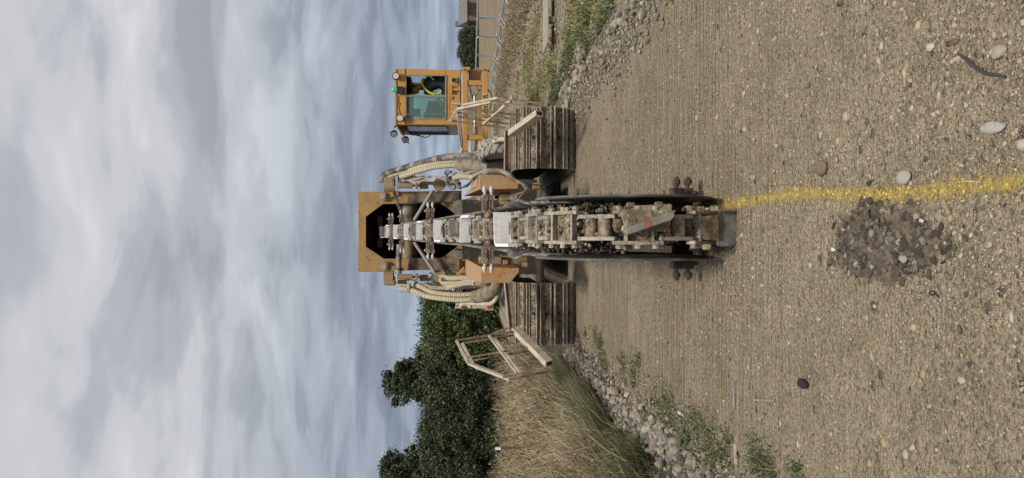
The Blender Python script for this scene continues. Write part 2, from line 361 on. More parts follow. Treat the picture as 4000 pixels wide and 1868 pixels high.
def tree(x, y, width, height, mat, label, name='tree', group=None, n=9000, leaf=0.09, clump=0.22, low=0.0, ragged=0.25, depth=None, flowers=None, nclump=70, trunk_r=0.1):
    nclump = int(nclump * 1.7)
    root = thing(name, label, 'tree' if name == 'tree' else name.replace('_', ' '), (x, y, 0), group)
    rx = width / 2; ry = (depth or width) / 2; z0 = low; rz = (height - z0) / 2
    # clumps on and in an uneven envelope
    th = rng.uniform(0, 2 * np.pi, nclump); cz = rng.uniform(-1, 1, nclump); rr = rng.uniform(0.45, 1.0, nclump) ** 0.6
    rad = np.sqrt(1 - (np.abs(cz) ** 2.6)) * rr * np.clip(1 + rng.normal(0, ragged * 0.5, nclump), .6, 1.2)
    cc = np.stack([x + np.cos(th) * rad * rx, y + np.sin(th) * rad * ry, z0 + rz + cz * rz * (1 + rng.normal(0, ragged * 0.35, nclump) * (cz > 0.3))], 1)
    cs = clump * rng.uniform(0.35, 1.9, nclump)
    sh_ = rng.uniform(0, 1, nclump) < .22 * min(1, ragged * 3)      # shoots standing out of the crown
    out_ = rng.uniform(1.08, 1.38, nclump); cc[sh_, 0] = x + (cc[sh_, 0] - x) * out_[sh_]; cc[sh_, 2] = z0 + rz + (cc[sh_, 2] - z0 - rz) * out_[sh_]; cs[sh_] *= .55
    n = int(n * 3.6); ph_ = rng.uniform(0, 6.28, 3); lob_ = .80 + .12 * np.sin(3 * th + ph_[0]) + .08 * np.sin(7 * th + ph_[1]) + rng.normal(0, ragged * .25, nclump); cc[:, 2] = np.where(cz > 0, z0 + rz + (cc[:, 2] - z0 - rz) * np.clip(lob_ + .12, .45, 1.08), cc[:, 2]); cc[:, 2] = np.minimum(cc[:, 2], height - clump * .6); which = rng.integers(0, nclump, n)
    g = rng.normal(size=(n, 3)); g /= np.linalg.norm(g, axis=1)[:, None]; g *= rng.uniform(0.2, 1, (n, 1)) ** 0.5
    pts = cc[which] + g * cs[which][:, None] * np.array([1.2, 1.2, 0.9]); stray = rng.uniform(0, 1, n) < .16; pts[stray] += rng.normal(0, clump * .45, (stray.sum(), 3))
    pts[:, 2] = np.maximum(pts[:, 2], 0.03)
    V, Fc = leaves(pts, leaf * .47)
    npmesh('crown', V, Fc, mat, root)
    mb = MB()
    mb.tube([(x, y, -0.05), (x + rng.normal(0, .05), y, height * .35), (x + rng.normal(0, .1), y, height * .8)], [trunk_r, trunk_r * .7, trunk_r * .25], 8, smooth=3)
    for i in rng.integers(0, nclump, 14):
        c = cc[i]; b0 = height * rng.uniform(.15, .6)
        mb.tube([(x, y, b0), ((x + c[0]) / 2, (y + c[1]) / 2, (b0 + c[2]) / 2 + .1), tuple(c)], [trunk_r * .4, trunk_r * .25, trunk_r * .08], 6, smooth=2)
    mb.build('trunk', BARK, root)
    if flowers:
        q = cc[rng.choice(np.nonzero(cz > 0.2)[0], flowers)] + rng.normal(0, clump * 0.55, (flowers, 3)) + np.array([0, -.1, clump * .25])
        V, Fc = leaves(q, leaf * 0.8); npmesh('flower', V, Fc, plain('yellow_blossom', (0.55, 0.50, 0.14), 0.8), root)['kind'] = 'stuff'
    return root

# ------------------------------------------------------------------ setting: ground sheets
def gravel_mat():
    m, t, b = newmat('gravel')
    v = tcoord(t); big = tnoise(t, v, 0.9, 7, 0.68); med = tnoise(t, v, 6, 6, 0.65); fine = tnoise(t, v, 70, 4, 0.7)
    col = tramp(t, big, [(0.3, (0.285, 0.230, 0.155)), (0.5, (0.345, 0.282, 0.192)), (0.7, (0.40, 0.333, 0.232))])
    col = tmix(t, 1.0, col, tramp(t, med, [(0.3, 0.80), (0.7, 1.18)]), 'MULTIPLY')
    col = tmix(t, 1.0, col, tramp(t, fine, [(0.34, 0.42), (0.5, 1.0), (0.66, 1.5)]), 'MULTIPLY')
    hs = None
    for scl, lo, k in ((48, 0.62, 0.8), (110, 0.5, 0.7), (19, 0.9, 0.9)):
        vo = tn(t, 'ShaderNodeTexVoronoi', Scale=scl, Randomness=1.0); t.links.new(v, vo.inputs['Vector'])
        sp = t.nodes.new('ShaderNodeSeparateColor'); t.links.new(vo.outputs['Color'], sp.inputs[0])
        isp = tmath(t, 'GREATER_THAN', sp.outputs[0], lo)
        edge = tramp(t, vo.outputs['Distance'], [(0.30, 1.0), (0.45, 0.0)])
        f = tmath(t, 'MULTIPLY', isp, edge)
        pc = tramp(t, sp.outputs[1], [(0.0, (0.085, 0.075, 0.07)), (0.15, (0.20, 0.165, 0.13)), (0.45, (0.36, 0.29, 0.20)), (0.75, (0.48, 0.42, 0.34)), (0.9, (0.58, 0.43, 0.24)), (1.0, (0.76, 0.71, 0.62))])
        col = tmix(t, tmath(t, 'MULTIPLY', f, k), col, pc)
        h = tmath(t, 'MULTIPLY', f, 40.0 / scl)
        h = tmath(t, 'MULTIPLY', h, tramp(t, vo.outputs['Distance'], [(0.0, 1.0), (0.5, 0.3)]))
        hs = h if hs is None else tmath(t, 'ADD', hs, h)
    # scrape marks left across the road by the tracks
    v2 = tcoord(t, (0.8, 20, 1)); st = tnoise(t, v2, 1.0, 3, 0.55); stm = tramp(t, tnoise(t, v, 0.42, 3, 0.5), [(0.32, 0.1), (0.5, 1.0)])
    sy_ = t.nodes.new('ShaderNodeSeparateXYZ'); t.links.new(v, sy_.inputs[0]); yr = t.nodes.new('ShaderNodeMapRange'); yr.inputs[1].default_value = 3.6; yr.inputs[2].default_value = 5.4; t.links.new(sy_.outputs[1], yr.inputs[0])
    st = tmath(t, 'MULTIPLY', tmath(t, 'MULTIPLY', tramp(t, st, [(0.42, 0.0), (0.58, 1.0)]), stm), tmath(t, 'ADD', tmath(t, 'MULTIPLY', yr.outputs[0], .85), .15))
    col = tmix(t, tmath(t, 'MULTIPLY', st, 0.42), col, (0.20, 0.155, 0.10))
    hs = tmath(t, 'ADD', hs, tmath(t, 'MULTIPLY', st, -1.9)); hs = tmath(t, 'ADD', hs, tmath(t, 'MULTIPLY', fine, 1.6)); hs = tmath(t, 'ADD', hs, tmath(t, 'MULTIPLY', med, 1.6))
    t.links.new(col, b.inputs['Base Color']); b.inputs['Roughness'].default_value = 0.92; b.inputs['Specular IOR Level'].default_value = 0.25
    tbump(t, b, hs, 1.0, 0.016); return m
def earth_mat(name, cols, scale=3.0, rows=None, rough=0.95):
    m, t, b = newmat(name)
    v = tcoord(t); n = tnoise(t, v, scale, 8, 0.7); n2 = tnoise(t, v, scale * 9, 4, 0.6)
    col = tramp(t, n, [(0.32, cols[0]), (0.5, cols[1]), (0.68, cols[2])])
    col = tmix(t, 1.0, col, tramp(t, n2, [(0.3, 0.65), (0.7, 1.3)]), 'MULTIPLY')
    h = tmath(t, 'ADD', n, n2)
    if rows:
        v2 = tcoord(t, rows); r = tnoise(t, v2, 1.0, 3, 0.5); col = tmix(t, 1.0, col, tramp(t, r, [(0.35, 0.6), (0.65, 1.3)]), 'MULTIPLY'); h = tmath(t, 'ADD', h, tmath(t, 'MULTIPLY', r, 2))
    t.links.new(col, b.inputs['Base Color']); b.inputs['Roughness'].default_value = rough; tbump(t, b, h, 0.9, 0.06); return m
def sheet(name, poly, z, mat):
    me = bpy.data.meshes.new(name); me.from_pydata([(x, y, z) for x, y in poly], [], [tuple(range(len(poly)))]); me.materials.append(mat)
    return tag(link(name, me), None, kind='structure')
sheet('ground', [(-1500, -60), (1500, -60), (1500, 2500), (-1500, 2500)], 0.0, earth_mat('rough_earth', ((0.10, 0.10, 0.045), (0.20, 0.165, 0.10), (0.30, 0.24, 0.16)), 2.2))
sheet('field', [(10.9, -10), (900, -10), (900, 330), (10.9, 330)], 0.004, earth_mat('ploughed_earth', ((0.17, 0.13, 0.07), (0.25, 0.195, 0.115), (0.31, 0.25, 0.155)), 1.1, rows=(0.25, 1.6, 1)))
def LX(y): return -1.62 + 0.05 * math.sin(y * 1.3) - 0.01 * max(0, y - 6)
def RX(y): return 2.18 - 0.05 * (y - 8) * (y > 8) * 0.3 + 0.06 * math.sin(y * 1.9 + 1)
yy = np.arange(-1, 60, 0.22)
sheet('gravel_road', [(LX(y) - 0.45 + rng.normal(0, .04), y) for y in yy] + [(RX(y) + 0.25 + rng.normal(0, .06), y) for y in yy[::-1]], 0.008, gravel_mat())
sheet('verge', [(RX(y) - 0.02 + rng.normal(0, .07), y) for y in yy] + [(10.8, 60), (10.8, -1)], 0.012, earth_mat('gravelly_verge', ((0.10, 0.10, 0.045), (0.27, 0.225, 0.14), (0.42, 0.35, 0.24)), 3.0))

# ------------------------------------------------------------------ loose stones on the road
def road_points(n, y0, y1, p=1.7):
    u = rng.uniform(0, 1, n); y = (y0 ** (1 - p) + u * (y1 ** (1 - p) - y0 ** (1 - p))) ** (1 / (1 - p))
    x = rng.uniform(-1, 1, n) * np.minimum(y * 0.36 + .2, 3.0)
    lx = np.array([LX(a) for a in y]); rx = np.array([RX(a) for a in y]); ok = (x > lx - .2) & (x < rx + .1)
    # gravel lies thick in swathes and thin on the packed wheel tracks
    dens = 0.5 + 0.5 * np.sin(x * 2.2 + 0.6 * np.sin(y * 1.1)) * np.sin(y * 0.9 + x * 1.3 + 0.5)
    ok &= rng.uniform(0, 1, n) < 0.18 + 0.82 * np.clip(dens + (x - 0.1) * 0.35, 0, 1)
    return np.stack([x[ok], y[ok], np.full(ok.sum(), 0.008)], 1)
pts = road_points(52000, 1.9, 16)
rad = np.minimum(np.exp(rng.normal(math.log(0.0030), 0.5, len(pts))) * (0.6 + pts[:, 1] * 0.13), 0.015)
V1, F1 = stones(pts, rad, 0.6, 0, 0.16)
pts = road_points(480, 2.0, 13, 1.3); rad = np.exp(rng.normal(math.log(0.0095), 0.42, len(pts))).clip(.005, .026)
V2, F2 = stones(pts, rad, 0.55, 0, 0.14, 0.35)
n_ = 380; py_ = 2.0 * (5.2 / 2.0) ** rng.uniform(0, 1, n_); px_ = .34 + rng.uniform(0, 1, n_) * py_ * .33; px_[:70] = rng.uniform(-1, -.1, 70) * py_[:70] * .33; cp_ = G(3440, 938); kp_ = ((px_ - cp_.x) / .27) ** 2 + ((py_ - cp_.y) / .6) ** 2 > 1; px_, py_ = px_[kp_], py_[kp_]; n_ = len(px_)
V3, F3 = stones(np.stack([px_, py_, np.full(n_, .008)], 1), rng.uniform(0, 1, n_) ** 2.6 * .020 + .006, .5, 1, .06, .72, True)
V2, F2 = np.vstack([V2, V3]), np.vstack([F2, F3 + len(V2)])
tag(npmesh('gravel', np.vstack([V1, V2]), np.vstack([F1, F2 + len(V1)]), PEBBLE, smooth=True), 'loose small stones and grit lying over the beige road', 'gravel', kind='stuff')

# rubble along the left edge and in the right verge
def rubble(n, fx, y0, y1, rlo, rhi, p=1.4, s2=0.13):
    u = rng.uniform(0, 1, n); y = (y0 ** (1 - p) + u * (y1 ** (1 - p) - y0 ** (1 - p))) ** (1 / (1 - p))
    x = np.array([fx(a) for a in y]) + rng.normal(0, s2, n)
    r = rng.uniform(0, 1, n) ** 2.2 * (rhi - rlo) + rlo
    return np.stack([x, y, np.full(n, 0.01)], 1), r
def rub(name, label, parts, mat=RUBBLE, sub=1, rough=0.07):
    VV, FF, o = [], [], 0
    for p_, r_ in parts:
        V, Fc = stones(p_, r_ * 1.12, 0.8, sub, rough, 0.1, True); VV.append(V); FF.append(Fc + o); o += len(V)
    return tag(npmesh(name, np.vstack(VV), np.vstack(FF), mat), label, name, kind='stuff')
rub('rubble', 'broken concrete and brick rubble between the grass and the road', [
    rubble(2600, lambda y: LX(y) - 0.10, 3.4, 13, 0.010, 0.042, 1.4, 0.11), rubble(4200, lambda y: LX(y) + 0.05, 3.2, 13, 0.004, 0.017, 1.5, 0.17), rubble(70, lambda y: LX(y) - 0.13, 3.7, 11, 0.034, 0.056, 1.4, 0.07)])
rub('verge_rubble', 'grey broken stones along the right edge of the road', [
    rubble(3800, lambda y: RX(y) + 0.02, 6, 15, 0.006, 0.024, 1.2, 0.22), rubble(120, lambda y: RX(y) + 0.18, 6.6, 9.5, 0.02, 0.06, 1.2, 0.16), rubble(120, lambda y: RX(y) + 0.35, 10.5, 13.5, 0.03, 0.075, 1.2, 0.16),
    (np.stack([rng.uniform(2.4, 9.5, 3200), rng.uniform(8, 26, 3200), np.full(3200, .012)], 1), rng.uniform(0.01, 0.035, 3200))])

sheet('rubble_bed_soil', [(LX(y) - 0.62, y) for y in yy] + [(LX(y) + 0.05 + rng.normal(0, .05), y) for y in yy[::-1]], 0.0105, earth_mat('dark_edge_soil', ((0.05, 0.042, 0.03), (0.11, 0.09, 0.062), (0.20, 0.165, 0.12)), 8.0))  # dark soil sheet under the rubble; its colour makes the stone gaps dark

# dug patch of soil between camera and boom
c = G(3440, 938); n = 5200
a = rng.uniform(0, 2 * np.pi, n); rr = rng.uniform(0, 1, n) ** 0.62 * (1 + .16 * np.sin(3 * a + 1) + .12 * np.sin(7 * a) + .08 * np.sin(13 * a)) * np.where(rng.uniform(0, 1, n) < .12, 1.25, 1)
px = c.x - .01 + 0.145 * rr * np.cos(a); py = c.y + 0.40 * rr * np.sin(a) - 0.02
hgt = 0.032 * np.clip(1 - rr ** 2, 0, 1) * (0.55 + 0.45 * np.sin(px * 31) * np.cos(py * 17))
V, Fc = stones(np.stack([px, py, 0.006 + hgt], 1), rng.uniform(0, 1, n) ** 7 * 0.019 + 0.0035, 0.55, 1, 0.06, 0.25, True)
k = 120; g = []; fs = []
for i in range(k):
    for j in range(k):
        u_, v_ = i / (k - 1) * 2 - 1, j / (k - 1) * 2 - 1; q = math.sqrt(u_ * u_ + v_ * v_)
        g.append((c.x -.01 + u_ * 0.165, c.y - 0.02 + v_ * 0.42, (0.030 * (0.7 + 0.3 * math.sin(u_ * 9) * math.cos(v_ * 11)) * max(0, 1 - q * q * (1.15 + 0.3 * math.sin(5 * math.atan2(v_, u_) + 1) + .2 * math.sin(13 * math.atan2(v_, u_))))) + 0.005 + (.006 * math.sin(u_ * 23 + 3 * math.sin(v_ * 9)) * math.sin(v_ * 31 + 2 * math.sin(u_ * 7)) + random.uniform(0, .007)) * (q < .9)))
for i in range(k - 1):
    for j in range(k - 1):
        a0 = i * k + j
        fs.append((a0, a0 + k, a0 + k + 1, a0 + 1))
V = np.vstack([V, np.array(g)]); o = len(V) - k * k
me_f = np.array(fs) + o
Fq = np.vstack([Fc, me_f[:, [0, 1, 2]], me_f[:, [0, 2, 3]]])
tag(npmesh('loose_soil', V, Fq, [CLOD, dirty('crumbly_soil', (0.115, 0.092, 0.066), (0.21, 0.17, 0.12), 0.4, 0.95, spots=(0.06, 0.05, 0.038), scale=22, bump=1.0, base2=(0.10, 0.08, 0.058))], midx=[0] * len(Fc) + [1] * (len(Fq) - len(Fc))), 'dark dug patch of loose soil and clods beside the yellow line', 'soil', kind='stuff')

# sprayed yellow survey line: a thin broken coat of paint plus painted stones
def paint_mat():
    m = bpy.data.materials.new('yellow_spray_paint'); m.use_nodes = True; t = m.node_tree; t.nodes.clear()
    o = t.nodes.new('ShaderNodeOutputMaterial'); b = t.nodes.new('ShaderNodeBsdfPrincipled'); tr = t.nodes.new('ShaderNodeBsdfTransparent'); mxs = t.nodes.new('ShaderNodeMixShader')
    v = tcoord(t); fine = tnoise(t, v, 95, 4, 0.7); n = tnoise(t, v, 28, 5, 0.7)
    uv = t.nodes.new('ShaderNodeUVMap'); sp = t.nodes.new('ShaderNodeSeparateXYZ'); t.links.new(uv.outputs[0], sp.inputs[0])
    e = tmath(t, 'ABSOLUTE', tmath(t, 'SUBTRACT', sp.outputs[0], 0.5)); cov = tmath(t, 'ADD', tmath(t, 'MULTIPLY', tmath(t, 'MULTIPLY', e, e), -1.2), 0.61)
    f = tmath(t, 'ADD', tmath(t, 'MULTIPLY', fine, 0.55), tmath(t, 'MULTIPLY', n, 0.45))
    msk = tramp(t, tmath(t, 'SUBTRACT', cov, f), [(0.0, 0.0), (0.20, 0.95)])
    t.links.new(tramp(t, fine, [(0.3, (0.40, 0.275, 0.055)), (0.6, (0.72, 0.53, 0.13))]), b.inputs['Base Color']); b.inputs['Roughness'].default_value = 0.85
    tbump(t, b, fine, 1.0, 0.012)
    t.links.new(msk, mxs.inputs[0]); t.links.new(tr.outputs[0], mxs.inputs[1]); t.links.new(b.outputs[0], mxs.inputs[2]); t.links.new(mxs.outputs[0], o.inputs[0]); return m
cl = [(4300, 676), (4000, 706), (3700, 738), (3500, 760), (3330, 757), (3150, 757), (3000, 776), (2860, 795), (2720, 808), (2640, 818)]
cen = spline([G(x, y) for x, y in cl], 8)
vv, ff, uvs = [], [], []
for i, p in enumerate(cen):
    wd = 0.056 + 0.008 * math.sin(i * .5); wd *= 1.0 if p.y < 4.5 else 1.15
    vv += [(p.x - wd, p.y, 0.0125), (p.x + wd, p.y, 0.0125)]
for i in range(len(cen) - 1): ff.append((2 * i, 2 * i + 1, 2 * i + 3, 2 * i + 2))
me = bpy.data.meshes.new('paint_line'); me.from_pydata(vv, [], ff); me.materials.append(paint_mat())
ul = me.uv_layers.new(name='UVMap')
for lp in me.loops: ul.data[lp.index].uv = (lp.vertex_index % 2, (lp.vertex_index // 2) * .2)
tag(link('paint_line', me), 'broken yellow line sprayed along the gravel towards the boom', 'paint line', kind='structure')
q = []
for _ in range(800):
    i = random.randrange(len(cen) - 1); p = cen[i].lerp(cen[i + 1], random.random()); q.append((p.x + random.gauss(0, .024), p.y + random.uniform(-.03, .03), .008))
V, Fc = stones(np.array(q), np.exp(rng.normal(math.log(0.0038), 0.5, len(q))).clip(.002, .0085), 0.6, 0, 0.14, 0.2)
tag(npmesh('painted_gravel', V, Fc, YELLOWST, smooth=True), 'small stones coated with yellow paint along the sprayed line', 'gravel', kind='stuff')

# single stones and bits that stand out
def stone(x, y, wpx, hpx, label, col, name='stone', cat='stone', z=0.55, rough=0.1):
    p = G(x, y); s = (p - CAM).length / F_PX
    m = dirty(name + '_surface', col, tuple(c * 0.75 for c in col), 0.4, 0.9, scale=60, bump=0.6)
    bv, bf = ico(2); r = 1 + rng.normal(0, 0.035, (len(bv), 1)); dirs = rng.normal(size=(5, 3)); 
    v = bv * r
    for d_ in dirs:
        d_ /= np.linalg.norm(d_); dt = v @ d_; v -= np.clip(dt - 0.78, 0, None)[:, None] * d_
    wx = wpx * s / 2; wy = hpx * s / 2 / max(0.42, -ray(x, y).normalized().z); v = v * np.array([wx, wy, min(wx, wy) * z])
    ob = npmesh(name, v + np.array([0, 0, min(wx, wy) * z * 0.55]), bf, m, smooth=True); ob.location = (p.x, p.y, 0.008)
    return tag(ob, label, cat)
stone(3222, 657, 58, 40, 'smooth brown pebble lying on the cab side of the yellow line', (0.20, 0.15, 0.10))
stone(3548, 694, 52, 44, 'pale crumbly stone touching the edge of the yellow line', (0.42, 0.38, 0.31))
stone(3896, 500, 46, 74, 'largest pale grey oval stone at the near right of the road', (0.45, 0.42, 0.37))
stone(3920, 205, 46, 42, 'flat beige stone slab near the black root', (0.42, 0.36, 0.27))
stone(3647, 184, 30, 26, 'round cream pebble on the open gravel', (0.55, 0.50, 0.42))
stone(3740, 162, 24, 24, 'round rust-brown pebble beside the cream one', (0.17, 0.11, 0.07))
stone(3150, 1497, 38, 34, 'lone black lump of tar on the bare road', (0.022, 0.022, 0.026), 'tar_lump', 'lump', 0.8, 0.2)
stone(2666, 1620, 14, 58, 'long white flake of stone beside the green weeds', (0.70, 0.66, 0.60), z=0.3)
stone(3310, 975, 14, 14, 'small bright white stone in the dug soil', (0.72, 0.70, 0.66)).location.z = 0.06
stone(3635, 863, 15, 16, 'grey-white chip at the edge of the dug soil', (0.60, 0.60, 0.57)).location.z = 0.03
stone(2815, 165, 14, 40, 'grey-green sliver of slate lying flat on the far gravel', (0.24, 0.24, 0.21), z=0.2)
mb = MB(); pr = [G(x, y) for x, y in ((3765, 210), (3795, 232), (3830, 262), (3868, 285), (3912, 292), (3950, 300))]
mb.tube([p + Vector((0, 0, 0.018)) for p in pr], [0.004, 0.006, 0.0065, 0.006, 0.005, 0.003], 8, smooth=4)
tag(mb.build('root', plain('black_root', (0.045, 0.043, 0.042), 0.8)), 'curved dark root or cable stub lying on the gravel', 'root')
for a, b_, lab, nm, cc2 in (((3702, 782), (3728, 838), 'short split wood splinter beside the yellow line', 'wood_splinter', (0.30, 0.245, 0.17)), ((2875, 1490), (2878, 1600), 'long grey wooden lath pressed into the road', 'wood_lath', (0.27, 0.25, 0.22)), ((2955, 1562), (3035, 1566), 'thin grey bent strip lying across the road', 'metal_strip', (0.25, 0.235, 0.20)), ((3775, 707), (3850, 712), 'single pale straw stalk on the yellow line', 'straw', (0.60, 0.54, 0.36)), ((2880, 1735), (2886, 1815), 'pale worn board lying near the rubble', 'board', (0.36, 0.33, 0.28))):
    p, q = G(*a), G(*b_); mb = MB(); wd = {'straw': .003, 'board': .045, 'wood_lath': .018, 'wood_splinter': .013, 'metal_strip': .012}[nm]
    mb.bar(p + Vector((0, 0, .014)), q + Vector((0, 0, .016)), wd, min(wd, .009)); tag(mb.build(nm, dirty(nm, cc2, tuple(x * .7 for x in cc2), .4, .9, scale=30), bevel=0.001), lab, nm.replace('_', ' '))
lp = [G(3655 + 11 * math.cos(t), 1145 + 8 * math.sin(t)) + Vector((0, 0, .013)) for t in np.linspace(0, 5.4, 12)] + [G(3675, 1156) + Vector((0, 0, .013)), G(3682, 1163) + Vector((0, 0, .013))]
tag(MB().tube(lp, 0.0025, 6).build('wire_loop', BLACK), 'tiny twisted loop of black wire on the near road', 'wire')

# ------------------------------------------------------------------ grasses
def grass(name, label, X, Y, h, wdt, mat, lean=(0.1, 0.6), kind='stuff', z=0.0, field=0.0):
    n = len(X); V, Fc = blades(np.stack([X, Y, np.full(n, z)], 1), h, wdt, rng.uniform(*lean, n), dirn=(rng.uniform(0, 2 * np.pi, n) if not field else 2.2 * np.sin(X * 1.9 + 1.7 * np.sin(Y * 1.3)) + 2.0 * np.sin(Y * 2.1 + X) + rng.normal(0, field, n)), seg=3 if not field else 4); return tag(npmesh(name, V, Fc, mat), label, name.replace('_', ' '), kind=kind)
n = 62000; u = rng.uniform(0, 1, n); Y = 3.6 * (23.0 / 3.6) ** (u ** 0.9); span = np.minimum(Y * 0.36 + 1.6, 14); X = LX(0) - 0.55 - rng.uniform(0, 1, n) ** 0.9 * span
clumpf = 0.6 + 0.4 * np.sin(X * 2.3 + 1.3 * np.sin(Y * .7)) * np.cos(Y * 1.1 + X)
hh = (0.40 + 0.42 * rng.uniform(0, 1, n) ** 0.7 + 0.2 * clumpf) * np.clip((LX(0) - X) / 1.3, 0.45, 1.0) * np.clip(0.60 + Y * 0.035, 0, 1.38)
i_ = rng.choice(n, 9000); tp_ = np.stack([X[i_] + rng.normal(0, .05, 9000), Y[i_] + rng.normal(0, .05, 9000), hh[i_] * rng.uniform(.72, .98, 9000)], 1); Vs, Fs_ = leaves(tp_, .012 + .0012 * Y[i_]); tag(npmesh('seed_heads', Vs, Fs_, DRYGR2), 'brown seed heads on top of the tall dry grass', 'grass', kind='stuff')
grass('dry_grass', 'tall straw-coloured seeding grass filling the left bank', X, Y, hh * rng.uniform(.75, 1.1, n), 0.0028 + 0.00030 * Y, DRYGR, (0.15, 1.25), field=.7)
n = 17000; u = rng.uniform(0, 1, n); Y = 3.4 * (14.0 / 3.4) ** u; X = -1.80 - np.abs(rng.normal(0, 0.38, n)) - 0.02 * Y + .10 * np.sin(Y * 4.3) * np.sin(Y * 1.7)
grass('green_grass', 'long green grass fringe leaning over the rubble', X, Y, rng.uniform(0.16, 0.48, n), 0.0028 + 0.00030 * Y, GREENGR, (0.3, 1.3), field=.9)
n = 9000; u = rng.uniform(0, 1, n); Y = 3.5 * (24.0 / 3.5) ** u; X = -2.0 - rng.uniform(0, 1, n) * np.minimum(Y * .30 + 1, 10)
grass('brown_stems', 'darker brown broken stems among the dry grass', X, Y, rng.uniform(0.35, 0.85, n), 0.003 + 0.0003 * Y, DRYGR2, (0.3, 1.4), field=1.0)
n = 15000; u = rng.uniform(0, 1, n); Y = 4 * (24.0 / 4) ** u; X = -2.2 - rng.uniform(0, 1, n) * np.minimum(Y * .34 + 1, 12)
grass('undergrowth', 'short green undergrowth beneath the dry grass', X, Y, rng.uniform(0.12, 0.40, n), 0.004 + 0.0004 * Y, GREENGR, (0.2, 0.9))
# weeds growing in the rubble and road edges: tufts
def tufts(name, label, spots, mat, nb=130, hh=(0.03, 0.10), w_=0.004):
    X, Y, H = [], [], []
    for (x, y, s) in spots:
        X += list(x + rng.normal(0, .07 * s, nb)); Y += list(y + rng.normal(0, .10 * s, nb)); H += list(rng.uniform(*hh, nb) * s)
    return grass(name, label, np.array(X), np.array(Y), np.array(H), w_, mat, (0.5, 1.6), z=.005)
sp = [(*G(x, y).to_2d(), s) for x, y, s in ((2330, 1310, .8), (2350, 1370, 1.1), (2370, 1430, 1.3), (2440, 1420, 1.0), (2480, 1430, .9), (2500, 1410, .7), (2480, 1480, .7), (2600, 1590, 1.5), (2620, 1570, 1.0), (2680, 1690, 1.4), (2730, 1650, .8), (2780, 1740, 1.5), (2790, 1770, 1.2), (2850, 1720, .5), (2830, 1790, .9), (2990, 1800, 1.0), (3010, 1850, .9), (2700, 1720, 1.0), (2350, 1340, .9), (2290, 1300, .6), (2960, 1770, .7), (2620, 1620, .8), (3120, 1840, .6), (2390, 760, .22), (2350, 755, .2), (2600, 757, .2), (2460, 752, .18))]
tufts('weeds', 'small green weeds rooted in the rubble beside the road', sp, GREENGR)
n = 30000; Y = rng.uniform(8, 27, n); X = RX(0) + 0.35 + rng.uniform(0, 1, n) * (8.0)
pt = np.sin(X * 1.7 + .6 * np.sin(Y)) * np.cos(Y * .8 + X * .5) + 0.5 * np.sin(X * 4.1) - 0.25 * np.cos(Y * 2.3); ok = (pt > 0.0) & ~((X > 3.3) & (Y > 12.6) & (Y < 15.2))
grass('verge_grass', 'patchy green and yellow-green grass on the right verge', X[ok], Y[ok], rng.uniform(0.03, 0.16, ok.sum()), 0.010, LIMEGR, (0.4, 1.4), z=.01)
n = 9000; Y = rng.uniform(8.5, 15.5, n); X = RX(10) + 0.32 + np.abs(rng.normal(0, .38, n)); q_ = np.sin(Y * 3.1) + np.sin(X * 7 + Y) > -.3; X, Y = X[q_], Y[q_]; n = len(X)
grass('dark_weeds', 'dark green weeds at the right edge of the road', X, Y, rng.uniform(0.04, 0.13, n), 0.008, GREENGR, (0.5, 1.5), z=.01)
n = 22000; Y = rng.uniform(17, 50, n); X = 7.7 + rng.normal(0, .85, n)
grass('dead_grass', 'brown matted dead grass in front of the mesh fence', X, Y, rng.uniform(0.06, 0.26, n), 0.014, DRYGR2, (0.6, 1.6), z=.01)

# ------------------------------------------------------------------ hedge and trees on the left (x, y of the picture give direction, d the distance)
grp = 'hedge bushes and trees behind the dry grass'
def hedge(ypx, topx, d, wpx, mat, label, name='bush', **k):
    p = P(topx + 14, ypx, d); wd = wpx * .86 * d / F_PX
    return tree(p.x, d, wd, p.z, mat, label, name, grp, **k)
hedge(1225, 1640, 24, 330, LEAF_G, 'bright green bush nearest the trencher hoses', n=15000, leaf=.085, nclump=120, ragged=.15, clump=.26, depth=3)
hedge(1085, 1690, 26, 150, LEAF_D, 'dark bush seen between the trencher hoses', n=5000, leaf=.09, nclump=50, ragged=.2, depth=2.5)
hedge(1330, 1640, 23, 190, LEAF_G, 'mid green bush with pale tips beside the tall dark tree', n=8000, leaf=.085, nclump=60, ragged=.2, depth=2.6)
hedge(1400, 1610, 25, 190, LEAF_D, 'dark low bush filling the foot of the hedge left of the guard frame', n=9000, leaf=.085, nclump=70, depth=3)
hedge(1485, 1492, 25, 190, LEAF_D, 'tall dark broadleaf tree standing above the hedge', 'tree', n=11000, leaf=.095, nclump=75, ragged=.7, clump=.15, low=1.4, depth=2.0)
hedge(1500, 1650, 23.5, 260, LEAF_D, 'dark bush under the tall tree', n=12000, leaf=.085, nclump=90, depth=3)
hedge(1640, 1652, 23, 230, LEAF_D, 'dark thorny bush under the gap in the skyline', n=13000, leaf=.08, nclump=90, ragged=.2, depth=3)
hedge(1700, 1618, 26, 170, LEAF_D, 'blossoming bush with pale yellow flower heads on its crown', n=9000, leaf=.08, nclump=70, ragged=.2, depth=2.4, flowers=150)
hedge(1770, 1630, 23, 200, LEAF_D, 'dark bush in front of the edge tree', n=11000, leaf=.08, nclump=80, ragged=.2, depth=3)
hedge(1838, 1480, 25, 150, LEAF_D, 'ragged dark tree cut by the picture edge', 'tree', n=12000, leaf=.095, nclump=85, ragged=.7, clump=.15, low=1.2, depth=2.0)
hedge(1890, 1600, 24, 200, LEAF_D, 'dark bush at the end of the hedge', n=8000, leaf=.09, nclump=60, depth=3)
p = G(1962, 1752); pm = thing('marker_post', 'small white-topped marker post standing in the dry grass', 'post', (p.x, 14, 0))
